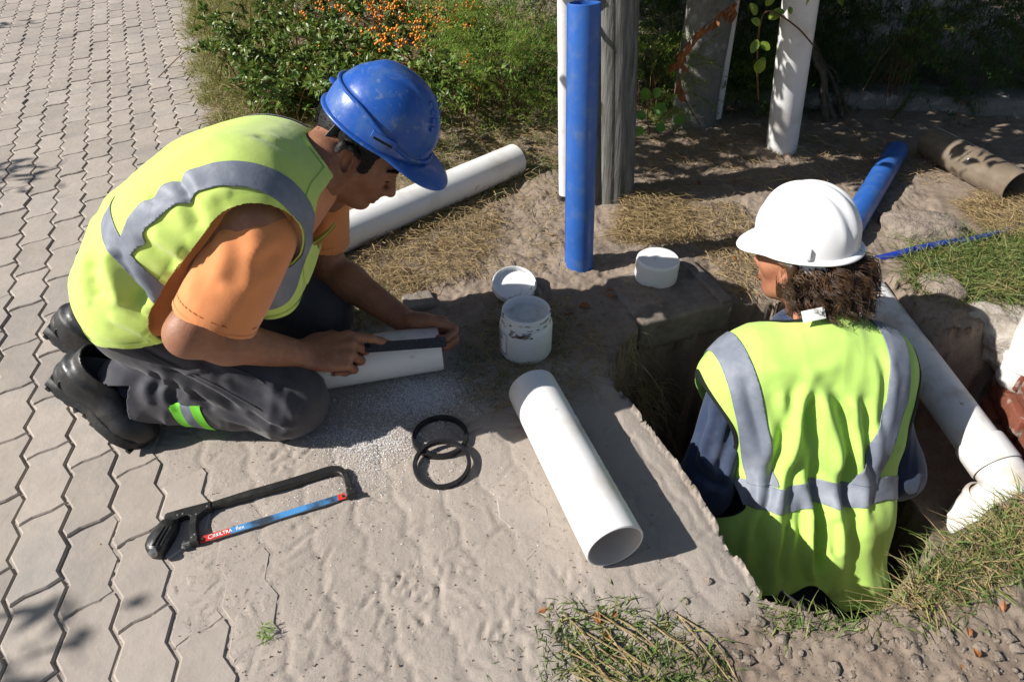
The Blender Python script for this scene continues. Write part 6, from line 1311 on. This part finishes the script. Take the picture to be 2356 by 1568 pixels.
for k in range(150):
    xy = inpoly(LP_ if k < 105 else LP2, 1)[0]; o = bpy.data.objects.new('soil_lump', lump[k % 4]); scene.collection.objects.link(o); s = .0025+.012*rs.random()**3; z = gz(*xy)
    if z < -.06: bpy.data.objects.remove(o); continue
    o.location = (xy[0], xy[1], z+s*.05); o.scale = (s, s, s*.8); o.rotation_euler = (rs.normal(0, .3), rs.normal(0, .3), rs.uniform(0, 6)); tag(o, 'small lump of crumbly soil near the pit edge', 'soil lump', 'soil lumps along the near pit edge')
LLV, LLF = leaves(A3([[0, 0, 0]]), A3([[1, 0, 0]]), A3([[0, 0, 1]]), 1.0, .28, .5); leafme = [make_mesh('dry_leaf', LLV*A3([1, 1, q]), LLF, M_DRYLEAF, smooth=False) for q in (1, 1.6, -1.2)]
for k, (u0, v0, u1, v1, n) in enumerate(((1000, 420, 1290, 640, 8), (1560, 540, 1750, 700, 7), (1480, 320, 1750, 440, 8), (1850, 380, 2080, 480, 5), (2080, 440, 2350, 600, 8), (1300, 680, 1420, 800, 4), (700, 600, 950, 720, 6), (1250, 1380, 1600, 1560, 5), (2150, 1350, 2350, 1560, 4))):
    for _ in range(n):
        p = W(rs.uniform(u0, u1), rs.uniform(v0, v1), h=0); z = gz(p[0], p[1])
        if z < -.05: continue
        o = bpy.data.objects.new('dry_leaf', leafme[_ % 3]); scene.collection.objects.link(o); s = rs.uniform(.012, .036); o.location = (p[0], p[1], z+.004); o.scale = (s, s, s); o.rotation_euler = (rs.normal(0, .4), rs.normal(0, .3), rs.uniform(0, 6.3)); tag(o, 'fallen dry orange brown leaf lying on the ground', 'leaf', 'fallen dry leaves on the ground')
pm = make_mesh('pebble', BV/.0058, BF, mat('pebble_tan', (.36, .22, .13), .8, .2, objvar=.3))
for u, v, s in ((121, 1272, .0035), (126, 1268, .0038), (130, 1273, .0032), (230, 1250, .0028), (1265, 1390, .0028), (960, 1338, .0022), (918, 1531, .0026), (1110, 1470, .002), (1190, 1540, .0024), (640, 1500, .002), (1000, 1560, .002), (1330, 1340, .0025)):
    p = W(u, v, h=0); o = bpy.data.objects.new('pebble', pm); scene.collection.objects.link(o); o.location = (p[0], p[1], gz(p[0], p[1])+s*.6); o.scale = (s, s*.85, s*.8); o.rotation_euler = tuple(rs.uniform(0, 3, 3)); tag(o, 'tiny tan pebble or berry on the sandy paving', 'pebble', 'tiny pebbles on the sandy paving')
xy = np.concatenate([inpoly(gpoly([(60, 1000), (1400, 1000), (1770, 1400), (1500, 1640), (20, 1640)]), 5200), inpoly(gpoly([(1000, 640), (1290, 420), (1700, 460), (1760, 560), (1500, 700), (1150, 700)]), 3600), inpoly(gpoly([(1300, 1420), (1800, 1400), (2356, 1380), (2356, 1640), (1200, 1640)]), 5200)])
z = gh(xy); ok = z > -.03; xy, z = xy[ok], z[ok]; n = len(xy); TV = A3([[1, 0, -.4], [-.5, .8, -.4], [-.6, -.7, -.4], [0, 0, .8]]); sz = (.0004+.0022*rs.random(n)**4)[:, None, None]; V = (np.c_[xy, z][:, None, :]+TV[None]*sz*rs.uniform(.6, 1.4, (n, 1, 3))*np.where(rs.random((n, 1, 1)) < .5, -1, 1)*A3([1, 1, 1])).reshape(-1, 3)
F = (A3([[0, 1, 3], [1, 2, 3], [2, 0, 3], [0, 2, 1]])[None]+np.arange(n)[:, None, None]*4).reshape(-1, 3); o = obj('grit', V, F, M_SOIL, None, smooth=False); tag(o, 'loose grit and coarse sand grains strewn over paving and soil', 'grit', kind='stuff')
p = W(598, 1432, h=.004); V, F, S = fern_mesh([p], [A3([.6, -.8, .02])], [.035], nd=.008, wid=.0007, side=.012, dens=8, droop=0); o = obj('fern_sprig', V, F, M_FERN, None, smooth=False); tag(o, 'tiny green fern sprig lying on the sandy paving', 'sprig')
xy = []
for (u, v, su, sv, n) in ((975, 905, 45, 22, 6500), (940, 935, 60, 20, 4200), (860, 1015, 60, 22, 3600), (790, 1010, 45, 25, 700), (830, 1080, 45, 35, 900), (790, 930, 60, 22, 500), (990, 1050, 60, 40, 300), (1060, 880, 40, 22, 500), (640, 1150, 70, 35, 120), (950, 1200, 160, 90, 140)):
    for _ in range(n): q = W(rs.normal(u, su), rs.normal(v, sv), h=0); xy.append(q[:2])
xy = A3(xy); xy = xy[(poly_sd(PIT, xy[:, 0], xy[:, 1]) > .02)]; n = len(xy); z = gh(xy); a = rs.uniform(0, 6.283, n); D = np.c_[np.cos(a), np.sin(a), rs.normal(.1, .4, n)]; V, F = blades(np.c_[xy, z+.0016], D, rs.uniform(.0012, .0042, n), rs.uniform(.0003, .0006, n), .2, 2); o = obj('pipe_shavings', V, F, M_SHAVE, None); tag(o, 'white plastic pipe shavings scattered on the paving by the filed pipe', 'shavings', kind='stuff')
